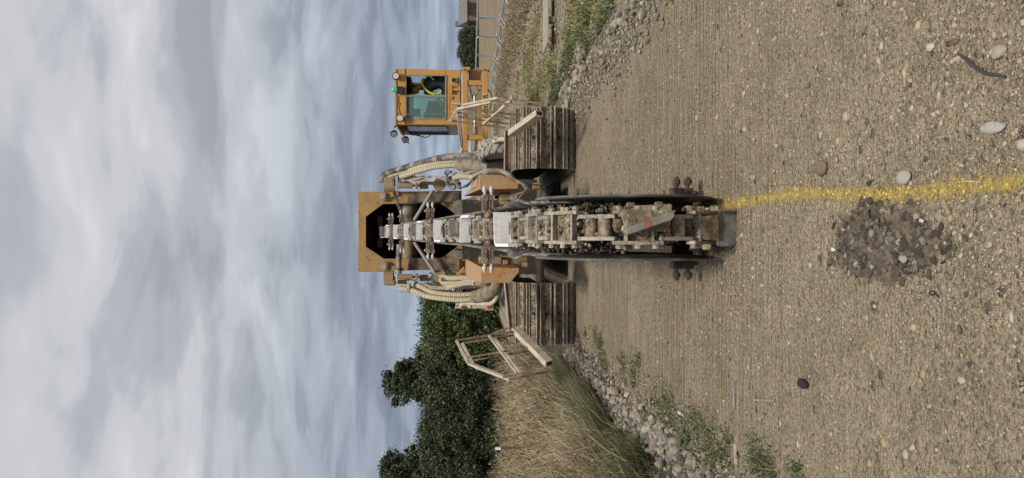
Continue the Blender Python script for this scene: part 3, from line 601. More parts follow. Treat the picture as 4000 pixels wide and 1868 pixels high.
px_ = P(1945, 1752, 14); MB().box((px_.x, 14, px_.z / 2 - .05), (.035, .035, px_.z)).build('post', BARK, pm); MB().box((px_.x, 14, px_.z - .0), (.045, .045, .10)).build('cap', plain('white_cap', (.75, .75, .75)), pm)

# ------------------------------------------------------------------ right background: fence, pallet, far trees, houses, church
def fence_panel():
    r = thing('fence_panel', 'grey mesh barrier panel', 'fence', (10.6, 0, 0), 'mesh barrier panels along the field')
    Lp, H, x = 4.0, 1.27, 10.6; cr = .22
    ring = []
    for cx, cz, a0 in ((Lp - cr, H - cr, 0), (cr, H - cr, 90), (cr, .12 + cr, 180), (Lp - cr, .12 + cr, 270)):
        for k_ in range(5): a_ = R(a0 + k_ * 22.5); ring.append(Vector((x, cx + cr * math.cos(a_), cz + cr * math.sin(a_))))
    MB().tube(ring + [ring[0]], 0.045, 8, caps=False).build('frame', GALV, r)
    mb = MB()
    for i in range(1, 27): mb.bar((x, i * Lp / 27, .14), (x, i * Lp / 27, H - .03), .005)
    for i in range(1, 9): mb.bar((x, .04, .12 + i * (H - .12) / 9), (x, Lp - .04, .12 + i * (H - .12) / 9), .005)
    mb.build('mesh_infill', plain('dull_wire', (.16, .14, .10), .7), r)
    for yy_ in (.5, Lp - .5):
        f = MB(); f.tube([(x - .42, yy_ + .02, .0), (x - .03, yy_, .22), (x, yy_, .24), (x + .03, yy_, .22), (x + .42, yy_ + .02, 0)], .026, 6); f.build('foot', GALV, r)
    return r
def copy_tree(o, parent=None):
    c = o.copy(); C.objects.link(c)
    if parent is not None: c.parent = parent
    for ch in list(o.children): copy_tree(ch, c)
    return c
fp = fence_panel(); labs = ['mesh barrier panel cut by the picture edge, nearest the camera', 'second mesh barrier panel, whole, behind the wooden pallet', 'third mesh barrier panel, between the pallet and the cab', 'fourth mesh barrier panel, whole one closest to the cab', 'mesh barrier panel partly hidden by the cab support', 'low far mesh barrier panel just below the cab support', 'farthest visible mesh barrier panel, below the cab frame']
ys = [28.8, 33.0, 37.2, 41.4, 45.6, 49.8, 54.0, 58.2][:7]
for i, y_ in enumerate(ys):
    o = fp if i == 0 else copy_tree(fp)
    o.location = (10.45 + .02 * (y_ - 30) + (.04 if i % 2 else -.03), y_, 0); o['label'] = labs[i]; o.rotation_euler.z = R((-1.4, 1.2, -2.0, 1.0, -.8, 1.5, 0)[i])

pl = thing('pallet', 'weathered wooden pallet lying in the verge grass', 'pallet', (4.3, 14.6, 0))
PAL = dirty('weathered_wood', (0.38, 0.34, 0.28), (0.27, 0.23, 0.17), 0.5, 0.9, scale=12, bump=0.5); x0, x1 = 3.62, 4.95
for i in range(3): MB().box(((x0 + x1) / 2, 14.45 + i * .32, .175), (x1 - x0, .25, .025)).build('deck_board', PAL, pl, .003)
for i, bx in enumerate((x0 + .45, x0 + .92, x0 + 1.28)): MB().box((bx, 14.46, .10), (.10, .14, .115)).build('block', PAL, pl, .003)
for i in range(2): MB().box(((x0 + x1) / 2 + .1, 14.46 + i * .5, .03), (x1 - x0 - .2, .10, .022)).build('base_board', PAL, pl, .003)

fg = 'trees on the far side of the field'
tree(0, 0, 1, 1, LEAF_F, 'x', n=10) if False else None
def far(ypx, topx, wpx, label, name='tree', d=150, n=5000, **k):
    p = P(topx, ypx, d); return tree(p.x, d, wpx * d / F_PX, p.z, LEAF_F, label, name, fg, n=n, leaf=.26, clump=.5, nclump=60, trunk_r=.2, **k)
far(150, 1796, 84, 'round dark tree beside the church spire'); far(205, 1790, 70, 'dark tree just right of the cab, next to the thin one', ragged=.45)
far(243, 1806, 60, 'thin scrubby tree nearest the cab', ragged=.5, n=2500); far(10, 1797, 46, 'tree behind the grey roofed house at the picture edge', d=170, n=2500)
hp = MB(); hb = thing('brick_house', 'long brick house with grey slate roof across the field', 'house', (43, 150, 0))
BR = dirty('brick', (0.17, 0.105, 0.08), (0.22, 0.16, 0.12), 0.4, 0.9, scale=1.5); SL = plain('slate', (0.15, 0.15, 0.17), 0.6)
def H(x, y, d=150): p = P(x, y, d); return p.x, p.z
xa, _ = H(1830, 80); xb, _ = H(1830, -40); MB().box(((xa + xb) / 2, 153, 1.1), (xb - xa, 6, 2.2)).build('wall', BR, hb)
r0 = 2.2; mb = MB(); mb.prism([(xa - .2, 149.8, r0), (xa - .2, 156.2, r0), (xa - .2, 153, 4.0)], (xb - xa + .4, 0, 0)); mb.build('roof', SL, hb)
xg, _ = H(1830, 34); mb = MB(); mb.prism([(xg - 1.3, 148.6, r0 + .02), (xg + 1.3, 148.6, r0 + .02), (xg, 148.6, 3.7)], (0, 4.2, 0)); mb.build('gable', plain('pale_gable', (.26, .235, .19)), hb)
for i in range(6): MB().box((xa + 1 + i * 1.7, 149.96, 1.15), (.7, .10, .9)).build('window', plain('dark_pane', (.09, .11, .15), .3), hb)
xc, _ = H(1830, 96, 155); b2 = thing('brick_barn', 'low red brick barn between the house and the dark tree', 'barn', (xc, 155, 0))
xd, _ = H(1830, 128, 155); MB().box(((xc + xd) / 2, 155, .95), (abs(xc - xd) + 1.5, 5, 1.9)).build('wall', BR, b2); mb = MB(); xm = min(xc, xd) - .9; mb.prism([(xm, 152.3, 1.9), (xm, 157.7, 1.9), (xm, 155, 2.9)], (abs(xc - xd) + 1.8, 0, 0)); mb.build('roof', SL, b2)
for i in range(4): MB().box((min(xc, xd) + .2 + i * 1.0, 152.44, .95), (.5, .10, .8)).build('window', plain('barn_pane', (.10, .13, .18), .3), b2)
xs, zs = H(1780, 94, 260); ch = thing('church', 'distant church with pointed dark spire', 'church', (xs, 260, 0))
MB().box((xs, 260, 1.6 + 1.7), (1.6, 1.6, 3.4 + 3.2)).build('tower', plain('dark_stone', (.16, .155, .15)), ch); mb = MB(); mb.cyl((xs, 260, 4.5), (xs, 260, 5.6), .75, 8, .5); mb.cyl((xs, 260, 5.6), (xs, 260, zs + .6), .5, 8, .03); mb.build('spire', SL, ch)
n = 14000; X = rng.uniform(30, 140, n); Y = rng.uniform(168, 171, n); Z = rng.uniform(0, 1.25, n) * (0.7 + .3 * np.sin(X * .7)); V, Fc = leaves(np.stack([X, Y, Z], 1), .28)
tag(npmesh('far_hedge', V, Fc, LEAF_F), 'low dark hedge along the far edge of the field', 'hedge', kind='stuff')

# ================================================================== THE TRENCHER
T = thing('trencher', 'large dusty orange tracked trencher with its digging chain boom pointing at the camera', 'trencher', (0.19, 12.5, 0))
CX = 0.19
def sub(name, me, parent, mat4=None, label=None):
    o = bpy.data.objects.new(name, me); C.objects.link(o); o.parent = parent
    if mat4 is not None: o.matrix_local = mat4
    if label: o['label'] = label
    return o
# ---- crawler tracks
def shoe_mesh():
    mb = MB(); W = 0.92; p = .186
    mb.box((0, 0, 0), (W, p - .012, .022))
    for yy_, h, t_ in ((-.080, .052, .016), (-.048, .026, .013), (.072, .046, .016)):
        mb.prism([(-W / 2, yy_ - t_ / 2, .0105), (-W / 2, yy_ + t_ / 2, .0105), (-W / 2, yy_ + t_ * .3, .011 + h), (-W / 2, yy_ - t_ * .3, .011 + h)], (W, 0, 0)); mb.m[-6:] = [1] * 6
    mb.cm = 2; mb.cyl((0, .012, .006), (0, .012, .0125), .032, 18)
    for sx in (-1, 1): mb.cyl((sx * .115, -.018, .008), (sx * .115, -.018, .0128), .012, 8); mb.cyl((sx * .075, -.018, .008), (sx * .075, -.018, .0128), .010, 8)
    return mb.mesh('track_shoe', [TRACKM, GROUSER, DARK])
SHOE = shoe_mesh()
def track(cx, y0, y1, r, label):
    belt = MB(); ins = r - .06
    pts = []
    for k_ in range(13): a_ = R(-90 - k_ * 15); pts.append((y0 + ins * math.cos(a_), r + .045 + ins * math.sin(a_)))
    for k_ in range(13): a_ = R(90 - k_ * 15); pts.append((y1 + ins * math.cos(a_), r + .045 + ins * math.sin(a_)))
    belt.prism([(cx - .14, a_, b_) for a_, b_ in pts], (.28, 0, 0))
    bo = belt.build('track', SHADE, T); bo['label'] = label
    bm_ = MB(); bm_.box((cx, (y0 + y1) / 2, r + .04), (.52, y1 - y0, .42))
    for s_ in (-1, 1): bm_.cyl((cx + s_ * .2 - .05, y0, r + .045), (cx + s_ * .2 + .05, y0, r + .045), r - .10, 24)
    sub('track_frame', bm_.mesh('track_frame', SHADE), bo)
    per = 2 * (y1 - y0) + 2 * math.pi * r; ns = round(per / .19); 
    for i in range(ns):
        s_ = i * per / ns + .07
        if s_ < y1 - y0: y, z, a_ = y1 - s_, 2 * r + .045, 90          # top, moving towards the camera
        elif s_ < y1 - y0 + math.pi * r: t_ = (s_ - (y1 - y0)) / r; a_ = 90 + math.degrees(t_); y = y0 + r * math.cos(R(a_)); z = r + .045 + r * math.sin(R(a_))
        elif s_ < 2 * (y1 - y0) + math.pi * r: y, z, a_ = y0 + s_ - (y1 - y0) - math.pi * r, .045, 270
        else: t_ = (s_ - 2 * (y1 - y0) - math.pi * r) / r; a_ = 270 + math.degrees(t_); y = y1 + r * math.cos(R(a_)); z = r + .045 + r * math.sin(R(a_))
        if y > y1 - 1.2 and z < 1: continue
        nrm = Vector((0, math.cos(R(a_)), math.sin(R(a_)))); tg = Vector((0, -math.sin(R(a_)), math.cos(R(a_)))); X_ = tg.cross(nrm)
        m4 = Matrix((( X_.x, tg.x, nrm.x, cx), (X_.y, tg.y, nrm.y, y), (X_.z, tg.z, nrm.z, z), (0, 0, 0, 1)))
        sub('track_shoe', SHOE, bo, m4)
def trackmud(cx):
    n_ = 900; f = rng.uniform(R(95), R(262), n_); cyy = 12.02 + .463 * np.cos(f); czz = .495 + .463 * np.sin(f)
    V, Fc = stones(np.stack([cx + rng.uniform(-.45, .45, n_), cyy, czz], 1), rng.uniform(0, 1, n_) ** 3 * .016 + .006, .8, 0, .2, .5)
    o = npmesh('track_mud', V, Fc, CLODT, T); o['kind'] = 'stuff'
CLODT = island_mat('track_soil', [(0.0, (0.05, 0.035, 0.022)), (0.5, (0.16, 0.115, 0.07)), (0.9, (0.30, 0.235, 0.155)), (1.0, (0.50, 0.43, 0.33))], 0.95)
trackmud(-1.115); trackmud(1.51)
track(-1.115, 12.02, 17.3, .45, 'muddy ribbed steel track on the side of the grass bank')
track(1.51, 12.02, 17.3, .45, 'muddy ribbed steel track on the side of the cab')

# ---- chassis and body (mostly shaded)
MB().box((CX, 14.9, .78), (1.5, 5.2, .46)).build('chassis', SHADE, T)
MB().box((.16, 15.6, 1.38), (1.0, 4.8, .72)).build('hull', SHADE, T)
mb = MB(); mb.box((-.75, 17.0, 1.40), (1.1, 1.8, .62)); mb.build('engine_housing', ORANGE_DUSTY, T, .02)

# ---- rear hood plate with its eight-sided opening, and the dark tunnel behind it
D = 16.6
outer = [(1399, 1063), (1399, 749), (1806, 744), (1810, 1047)]
inner = [(1429, 964), (1429, 847), (1496, 797), (1720, 793), (1782, 838), (1786, 965), (1722, 1010), (1500, 1011)]
# built as eight strips round the opening
ring_o = [(1399, 985), (1399, 835), (1500, 749), (1715, 747), (1803, 838), (1806, 965), (1717, 1050), (1505, 1063)]
mb = MB()
for i in range(8):
    j = (i + 1) % 8; poly = [inner[i], inner[j], ring_o[j]]
    if i == 1: poly += [(1399, 749)]
    if i == 3: poly += [(1803, 745)]
    if i == 5: poly += [(1809, 1047)]
    if i == 7: poly += [(1399, 1063)]
    poly += [ring_o[i]]
    mb.polyi(poly, D, .08)
hood = mb.build('hood', FRAMEP, T, .004)
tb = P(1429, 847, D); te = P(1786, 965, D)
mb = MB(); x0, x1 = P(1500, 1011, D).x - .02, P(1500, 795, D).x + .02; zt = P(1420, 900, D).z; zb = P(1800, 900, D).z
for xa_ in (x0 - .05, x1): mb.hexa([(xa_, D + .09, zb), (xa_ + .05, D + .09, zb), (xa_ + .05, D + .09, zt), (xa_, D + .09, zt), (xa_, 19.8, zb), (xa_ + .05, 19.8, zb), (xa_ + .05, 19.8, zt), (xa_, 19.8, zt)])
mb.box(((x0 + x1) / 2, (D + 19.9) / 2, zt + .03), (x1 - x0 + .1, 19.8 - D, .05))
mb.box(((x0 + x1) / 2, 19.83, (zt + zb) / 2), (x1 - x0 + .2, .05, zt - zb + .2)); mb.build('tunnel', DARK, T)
# black-smeared side arms, pivot bosses, cross tube
for sgn, (ya, yb) in ((1, (748, 790)), (-1, (1008, 1056))):
    mb = MB(); A = [(1595, ya), (1590, yb), (1715, yb), (1795, yb), (1795, ya)] if sgn > 0 else [(1595, ya), (1590, yb), (1795, yb), (1795, ya)]
    mb.polyi(A, D - .10, .09); mb.build('side_arm', TANP, T, .006)
for x, y in ((1497, 768), (1502, 1041)):
    c = P(x, y, D - .03); mb = MB(); mb.cyl(c, c + Vector((0, -.06, 0)), .10, 24); o = mb.build('pivot_boss', ORANGE_DUSTY, T, .006)
    sub('pin', MB().cyl(c + Vector((0, -.06, 0)), c + Vector((0, -.09, 0)), .055, 18).mesh('pin', GREYM), o)
    bn = MB(); bn.polyi([(x + 5, y - 21), (x + 60, y - 21), (x + 60, y - 5), (x + 21, y + 6)] if y < 900 else [(x + 5, y + 21), (x + 60, y + 17), (x + 60, y + 5), (x + 21, y - 6)], D - .05, .04); bn.build('pivot_plate', FRAMEP, T)
mb = MB(); a = P(1597, 900, 17.0); mb.cyl(Vector((x0, a.y, a.z)), Vector((x1, a.y, a.z)), .17, 18); mb.build('cross_tube', TANP, T)
mb = MB(); mb.tube([P(1692, 742, 16.3), P(1650, 810, 16.3), P(1618, 862, 16.3)], .040, 10); mb.build('brace_rod', GREYM, T)
mb = MB(); mb.tube([P(1696, 1060, 16.3), P(1655, 1000, 16.3), P(1618, 945, 16.3)], .040, 10); mb.build('brace_rod', GREYM, T)
mb = MB(); mb.cyl(P(1556, 1064, 16.3), P(1560, 955, 16.3), .060, 16); o = mb.build('hydraulic_cylinder', HOSE, T); sub('end_cap', MB().cyl(P(1556, 1069, 16.3), P(1556, 1056, 16.3), .070, 16).mesh('end_cap', GREYM), o)
for dx in (0, 6): MB().tube([P(1530 + dx, 700, 16.2), P(1535 + dx, 745, 16.2), P(1556 + dx, 810, 16.3), P(1572 + dx, 850, 16.4)], .018, 8, smooth=4).build('hose', HOSE, T)
# black bars inside the tunnel
for a, b_ in (((1480, 800), (1500, 790)),): pass

# ---- digging boom, chain and discs (sliding plane of the chain: 10.9 degrees)
SLOPE = 585 / F_PX; AL = math.atan(SLOPE); RN = 0.52
def zin(y): return 1.6 - (1250 + 4306 / y - 1838) * y / F_PX
Y0 = 4.86; Z0 = zin(Y0)
def bx(y): return 0.068 + (y - 4.7) * 0.0070
nd = Vector((0, -math.sin(AL), math.cos(AL))); td = Vector((0, -math.cos(AL), -math.sin(AL)))
CEN = Vector((0, Y0, Z0)) - nd * RN
def chain(s):
    """s = travel distance; below 0 on the upper run, then round the nose, then back under the boom"""
    if s < 0: p = Vector((0, Y0, Z0)) - td * (-s) ; n_, t_ = nd, td
    elif s < math.pi * RN:
        f = s / RN; a_ = math.pi / 2 + AL + f; n_ = Vector((0, math.cos(a_), math.sin(a_))); t_ = Vector((0, -math.sin(a_), math.cos(a_))); p = CEN + n_ * RN
    else: n_, t_ = -nd, -td; p = CEN + n_ * RN + t_ * (s - math.pi * RN)
    p = Vector((bx(p.y), p.y, p.z)); X_ = t_.cross(n_)
    return Matrix(((X_.x, t_.x, n_.x, p.x), (X_.y, t_.y, n_.y, p.y), (X_.z, t_.z, n_.z, p.z), (0, 0, 0, 1)))
def s_at_v(v): y = 4306 / (v - 1250); return -(y - Y0) / math.cos(AL)
yb0, yb1 = 5.3, 17.3
def bp(y, off, x=0): return Vector((bx(y) + x, y - off * nd.y * 0, 0)) + Vector((0, 0, zin(y) + off))
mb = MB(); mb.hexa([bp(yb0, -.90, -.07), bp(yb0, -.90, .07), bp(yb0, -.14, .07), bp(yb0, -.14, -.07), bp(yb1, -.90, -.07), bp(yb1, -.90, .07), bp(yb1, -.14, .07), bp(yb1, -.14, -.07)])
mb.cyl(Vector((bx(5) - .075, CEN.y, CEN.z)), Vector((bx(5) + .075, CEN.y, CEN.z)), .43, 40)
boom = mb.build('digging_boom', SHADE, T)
# scuffed skirts: bent plates each side of the upper run, widening and curling out near the nose
def skirt(sg):
    V, Fc = [], []; ny = 70; prof = (-.34, -.16, -.06, -.012)
    for i in range(ny):
        y = 5.0 + (13.5 - 5.0) * (i / (ny - 1)) ** 1.5
        wd = np.interp(y, [5.0, 5.6, 6.1, 7.6, 9.6, 12, 13.5], [.165, .172, .158, .142, .134, .128, .124])
        for j, h in enumerate(prof):
            wob = .005 * math.sin(y * 3.1 + sg) + (.006 * math.sin(y * 23) if y < 6 else 0)
            flare = .012 * (j == 3) + .045 * (j >= 2) * math.exp(-((y - 5.75) / .16) ** 2) + wob * .5
            z = zin(y) + h + (.014 * math.sin(y * 37 + sg) * (y < 6) if j == 3 else 0) - (.05 * max(0, 5.5 - y) if j == 3 else 0)
            V.append((bx(y) + sg * (wd + flare), y, z))
    k_ = len(prof)
    for i in range(ny - 1):
        for j in range(k_ - 1): a0 = i * k_ + j; Fc.append((a0, a0 + 1, a0 + k_ + 1, a0 + k_))
    o = MB(); o.v = V; o.f = Fc; o.m = [0] * len(Fc)
    ob = o.build('side_skirt', SKIRT, T); sm = ob.modifiers.new('thickness', 'SOLIDIFY'); sm.thickness = .012; sm.offset = 0; return ob
skirt(1); skirt(-1)
# large dished guard discs beside the nose
def disc(sg):
    V, Fc = [], []; nr, na = 9, 72; cy, cz, r = 5.16, .585, .585
    for i in range(nr):
        q = i / (nr - 1); rr_ = r * (0.03 + .97 * q)
        for k_ in range(na):
            a_ = 2 * math.pi * k_ / na
            yy_ = cy + rr_ * math.cos(a_) * 1.04; V.append((bx(yy_) + sg * (.162 + .030 * q * q), yy_, cz + rr_ * math.sin(a_)))
    for i in range(nr - 1):
        for k_ in range(na): Fc.append((i * na + k_, i * na + (k_ + 1) % na, (i + 1) * na + (k_ + 1) % na, (i + 1) * na + k_))
    Fc.append(tuple(range(na))); o = MB(); o.v = V; o.f = Fc; o.m = [0] * len(Fc); ob = o.build('guard_disc', DISCM, T)
    sm = ob.modifiers.new('thickness', 'SOLIDIFY'); sm.thickness = .012; sm.offset = 0
disc(1); disc(-1)
# soil caught between chain and discs
n = 2600; u = rng.uniform(0, 1, n); sg = np.where(rng.uniform(0, 1, n) < .5, 1, -1); yv = 4.75 + u * 2.2
zt = np.array([zin(max(y, 4.9)) - .10 for y in yv]) - np.where(yv < 4.95, .12, 0)
zlow = np.clip(.35 - rng.uniform(0, 1, n) * .3, 0, 1)
pz = zt - rng.uniform(0, .30, n)
V, Fc = stones(np.stack([np.array([bx(y) for y in yv]) + sg * rng.uniform(.085, .150, n), yv, pz], 1), rng.uniform(.006, .020, n), .8, 0, .15)
o = npmesh('trapped_soil', V, Fc, CLOD, T); o['kind'] = 'stuff'

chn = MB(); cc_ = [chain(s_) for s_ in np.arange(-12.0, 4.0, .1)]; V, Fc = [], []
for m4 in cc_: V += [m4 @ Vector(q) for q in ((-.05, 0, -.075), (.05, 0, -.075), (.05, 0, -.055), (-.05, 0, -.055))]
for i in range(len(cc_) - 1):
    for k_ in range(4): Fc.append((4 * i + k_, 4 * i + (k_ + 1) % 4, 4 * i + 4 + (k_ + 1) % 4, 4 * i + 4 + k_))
chn.add(V, Fc); chn = chn.build('digging_chain', SHADE, T)  # dark bed strip; its colour darkens the gaps between the links
def link_mesh(kind):
    mb = MB()
    if kind == 0:      # outer link: H of two side bars and a rib, with caked mud between
        for sx in (-1, 1): mb.box((sx * .088, 0, .005), (.020, .285, .058)); 
        mb.box((0, -.070, .012), (.16, .016, .050)); mb.box((0, .085, .0), (.16, .014, .040))
        for sx in (-1, 1):
            for yy_ in (-.105, .0, .105): mb.cyl((sx * .098, yy_, .005), (sx * .122, yy_, .005), .021, 9)
        mb.cm = 1; mb.box((0, .008, -.022), (.156, .15, .03)); mb.ball((.03, .035, -.010), .050, (1.0, .8, .40), 9, 6); mb.ball((-.04, -.01, -.012), .042, (.9, 1.1, .45), 9, 6); mb.ball((-.02, -.11, -.03), .04, (1.3, .8, .6), 9, 6)
    else:              # inner link: narrower bars, roller showing
        for sx in (-1, 1): mb.box((sx * .064, 0, -.004), (.022, .225, .052))
        mb.cm = 1; mb.cyl((-.053, .040, -.022), (.053, .040, -.022), .040, 14); mb.cyl((-.053, -.050, -.034), (.053, -.050, -.034), .036, 14)
    return mb.mesh('chain_link', [LINKM, MUD])
LK = [link_mesh(0), link_mesh(1)]
def plate_mesh(sg):
    """scraper: a tall strip across the chain that turns a round corner and runs on along one link"""
    path = [(-sg * .118, -.012)] + [(sg * (.055 + .063 * math.sin(R(a_))), -.0 + .063 * (1 - math.cos(R(a_)))) for a_ in range(0, 91, 15)] + [(sg * .118, .20)]
    mb = MB(); h0, h1, t_ = -.005, .084, .022; V, Fc = [], []
    for i, (x, y) in enumerate(path):
        a_ = path[max(i - 1, 0)]; b_ = path[min(i + 1, len(path) - 1)]; d = Vector((b_[0] - a_[0], b_[1] - a_[1])).normalized(); nn_ = Vector((-d.y, d.x)) * t_ / 2
        hh_ = h1 if i < len(path) - 1 else .045
        V += [(x + nn_.x, y + nn_.y, h0), (x - nn_.x, y - nn_.y, h0), (x - nn_.x, y - nn_.y, hh_), (x + nn_.x, y + nn_.y, hh_)]
    for i in range(len(path) - 1):
        for k_ in range(4): Fc.append((4 * i + k_, 4 * i + (k_ + 1) % 4, 4 * i + 4 + (k_ + 1) % 4, 4 * i + 4 + k_))
    e = 4 * (len(path) - 1); Fc += [(0, 1, 2, 3), (e + 3, e + 2, e + 1, e)]
    mb.add(V, Fc)
    mb.prism([(-.05 * sg, .0115, .012), (.045 * sg, .0115, .012), (.045 * sg, .0115, .060), (-.05 * sg, .0115, .060)], (0, .004, 0)); return mb.mesh('scraper_plate', WHITEP)
PL_ = [plate_mesh(1), plate_mesh(-1)]
def cutter_mesh():   # slanted cutting slab on its base
    mb = MB(); a = Matrix.Rotation(R(38), 3, 'Z'); mb.box((0, 0, .055), (.19, .035, .085), a); mb.box((0, .02, .02), (.12, .12, .03)); return mb.mesh('slant_cutter', GREYCUT)
CUT = cutter_mesh()
def tooth_mesh(sg):
    mb = MB()                                       # upright curved wing leaving the chain and turning outwards, two picks at its end
    path = [(.070, .150)] + [(.072 + .07 * (1 - math.cos(R(a_))), .085 - .07 * math.sin(R(a_))) for a_ in range(0, 91, 18)] + [(.200, .012), (.255, .0)]
    V, Fc = [], []; nP = len(path)
    for i, (x, y) in enumerate(path):
        a_ = path[max(i - 1, 0)]; b_ = path[min(i + 1, nP - 1)]; d = Vector((b_[0] - a_[0], b_[1] - a_[1])).normalized(); nn_ = Vector((-d.y, d.x)) * .011
        lo, hi = (.0, .06) if i == 0 else (-.005, .105 - .006 * i)
        V += [(sg * (x + nn_.x), y + nn_.y, lo), (sg * (x - nn_.x), y - nn_.y, lo), (sg * (x - nn_.x), y - nn_.y, hi), (sg * (x + nn_.x), y + nn_.y, hi)]
    for i in range(nP - 1):
        for k_ in range(4): Fc.append((4 * i + k_, 4 * i + (k_ + 1) % 4, 4 * i + 4 + (k_ + 1) % 4, 4 * i + 4 + k_))
    e = 4 * (nP - 1); Fc += [(0, 1, 2, 3), (e + 3, e + 2, e + 1, e)]; mb.add(V, Fc)
    for zz_ in (.010, .066):                        # pockets and picks
        mb.cm = 0; mb.bar((sg * .160, .030, zz_), (sg * .272, .016, zz_ - .004), .040, .014); mb.bar((sg * .150, .026, zz_ + .022), (sg * .268, .018, zz_ + .018), .030, .010); mb.bar((sg * .228, .022, zz_ + .004), (sg * .274, .018, zz_), .045, .044)
        mb.cm = 1; mb.cyl((sg * .268, .018, zz_), (sg * .300, .016, zz_ + .002), .011, 8); mb.cyl((sg * .300, .016, zz_ + .002), (sg * .322, .015, zz_ + .003), .019, 8, .020); mb.cyl((sg * .322, .015, zz_ + .003), (sg * .352, .014, zz_ + .004), .020, 8, .006)
    mb.cm = 0; mb.ball((sg * .240, .01, .100), .018, nu=8, nv=6); mb.ball((sg * .105, .04, .04), .028, nu=8, nv=6)
    return mb
TM = [tooth_mesh(1).mesh('cutting_tooth', [RUSTY, PICK]), tooth_mesh(-1).mesh('cutting_tooth', [RUSTY, PICK])]
TD = [tooth_mesh(1).mesh('cutting_tooth', [DARKRUST, DARKRUST]), tooth_mesh(-1).mesh('cutting_tooth', [DARKRUST, DARKRUST])]
for i, s_ in enumerate(np.arange(-12.0, 3.2, .235)): sub('chain_link', LK[i % 2], chn, chain(s_))
for i, v in enumerate((1504, 1530, 1562, 1606, 1660, 1737, 1849, 2012)): sub('scraper_plate', PL_[(0, 1, 0, 0, 1, 0, 1, 0)[i]], chn, chain(s_at_v(v)) @ Matrix.Translation((0, 0, .035)) @ Matrix.Diagonal((1.0, 1.0, 1.45 if v == 2012 else 1.1 if v > 1700 else .95, 1)))
for v in (1549, 1637, 1799): sub('slant_cutter', CUT, chn, chain(s_at_v(v)) @ Matrix.Translation((-.02, 0, .02)))
for v, k_ in ((1495, 1), (1539, 1), (1585, 1), (1697, 1), (1930, 1)):
    for j in (0, 1): sub('cutting_tooth', TM[j], chn, chain(s_at_v(v)) @ Matrix.Translation((0, 0, .015)))
for s_ in (math.pi * RN + .16,):
    for j in (0, 1): sub('cutting_tooth', TD[j], chn, chain(s_) @ Matrix.Translation((0, 0, -.09)) @ Matrix.Diagonal((1.0, 1.5, 1.5, 1)), 'black cutting teeth low behind the nose')
q_, rd_ = [], []
for _ in range(2600):
    s_ = random.choice((random.uniform(-6, 1.5), random.uniform(-2.5, 1.5))); m4 = chain(s_); wv = .5 + .5 * math.sin(s_ * 9.3) * math.sin(s_ * 3.1 + 1)
    if random.random() > .25 + .75 * wv: continue
    q_.append(m4 @ Vector((random.gauss(0, .045), 0, random.uniform(-.05, .002 + .018 * wv)))); rd_.append(random.choice((.006, .009, .013, .02)))
V, Fc = stones(np.array([tuple(p) for p in q_]), np.array(rd_), .8, 1, .08, .5, True)
CLODL = island_mat('chain_soil', [(0.0, (0.05, 0.038, 0.028)), (0.4, (0.13, 0.10, 0.07)), (0.75, (0.30, 0.24, 0.165)), (1.0, (0.46, 0.38, 0.27))], 0.95)
o = npmesh('packed_soil', V, Fc, CLODL, T); o['kind'] = 'stuff'
# nose: big slanted cutter on its mud-packed base, and the dark end plate hanging lowest
def nose(x, y, d): return P(x, y, d)
mb = MB(); mb.hexa([nose(2416, 818, 4.40), nose(2445, 905, 4.40), nose(2600, 905, 4.40), nose(2640, 822, 4.40), nose(2416, 818, 4.50), nose(2445, 905, 4.50), nose(2600, 905, 4.50), nose(2640, 822, 4.50)]); sub('cutter_base', mb.mesh('cutter_base', MUD), chn)
mb = MB(); A, B_ = nose(2446, 905, 4.31), nose(2632, 838, 4.31)
dd = (B_ - A).normalized(); sd_ = Vector((-dd.z, 0, dd.x)) if True else None
poly = [A - sd_ * .018, A + dd * .01 - sd_ * .022, B_ - dd * .02 - sd_ * .026, B_ + dd * .006 - sd_ * .010, B_ + dd * .006 + sd_ * .010, B_ - dd * .02 + sd_ * .022, A + dd * .01 + sd_ * .014, A - dd * .006]
mb.prism(poly, (0, .09, 0)); o = sub('slant_cutter', mb.mesh('slant_cutter', GREYCUT), chn, None, 'long slanted grey cutter with an orange paint mark on the nose'); bv = o.modifiers.new('bevel', 'BEVEL'); bv.width = .006; bv.segments = 2
pm_ = A.lerp(B_, .47); mb = MB(); mb.prism([pm_ + Vector((-.018, -.002, .020)), pm_ + Vector((.016, -.002, .026)), pm_ + Vector((.020, -.002, -.004)), pm_ + Vector((.004, -.002, -.024)), pm_ + Vector((-.020, -.002, -.012))], (0, .004, 0)); sub('paint_mark', mb.mesh('paint_mark', dirty('orange_mark', (.40, .10, .045), (.18, .10, .08), .6, .6, scale=60)), chn)
for x, y in ((2463, 802), (2543 + 30, 800), (2410, 815), (2450, 966), (2580, 963), (2735, 818), (2790, 815), (2690, 815), (2760, 965)): 
    c = nose(x, y, 4.52); mb = MB(); mb.box(c, (.034, .05, .045)); o = sub('bolt_head', mb.mesh('bolt_head', MUD), chn); bv = o.modifiers.new('bevel', 'BEVEL'); bv.width = .008; bv.segments = 2
# dark end plate
mb = MB(); pts_ = [(2800, 838), (2820, 826), (2862, 822), (2880, 836), (2886, 870), (2885, 940), (2876, 958), (2850, 963), (2800, 962)]
mb.prism([P(x, y, 4.60) for x, y in pts_], (0, .03, 0)); o = sub('end_plate', mb.mesh('end_plate', DISCM), chn, None, 'dark grey plate hanging lowest at the nose'); bv = o.modifiers.new('bevel', 'BEVEL'); bv.width = .01; bv.segments = 3
mb = MB(); mb.hexa([P(2735, 845, 4.52), P(2735, 935, 4.52), P(2806, 940, 4.57), P(2806, 840, 4.57), P(2735, 845, 4.62), P(2735, 935, 4.62), P(2806, 940, 4.62), P(2806, 840, 4.62)]); sub('mud_plate', mb.mesh('mud_plate', MUD), chn)

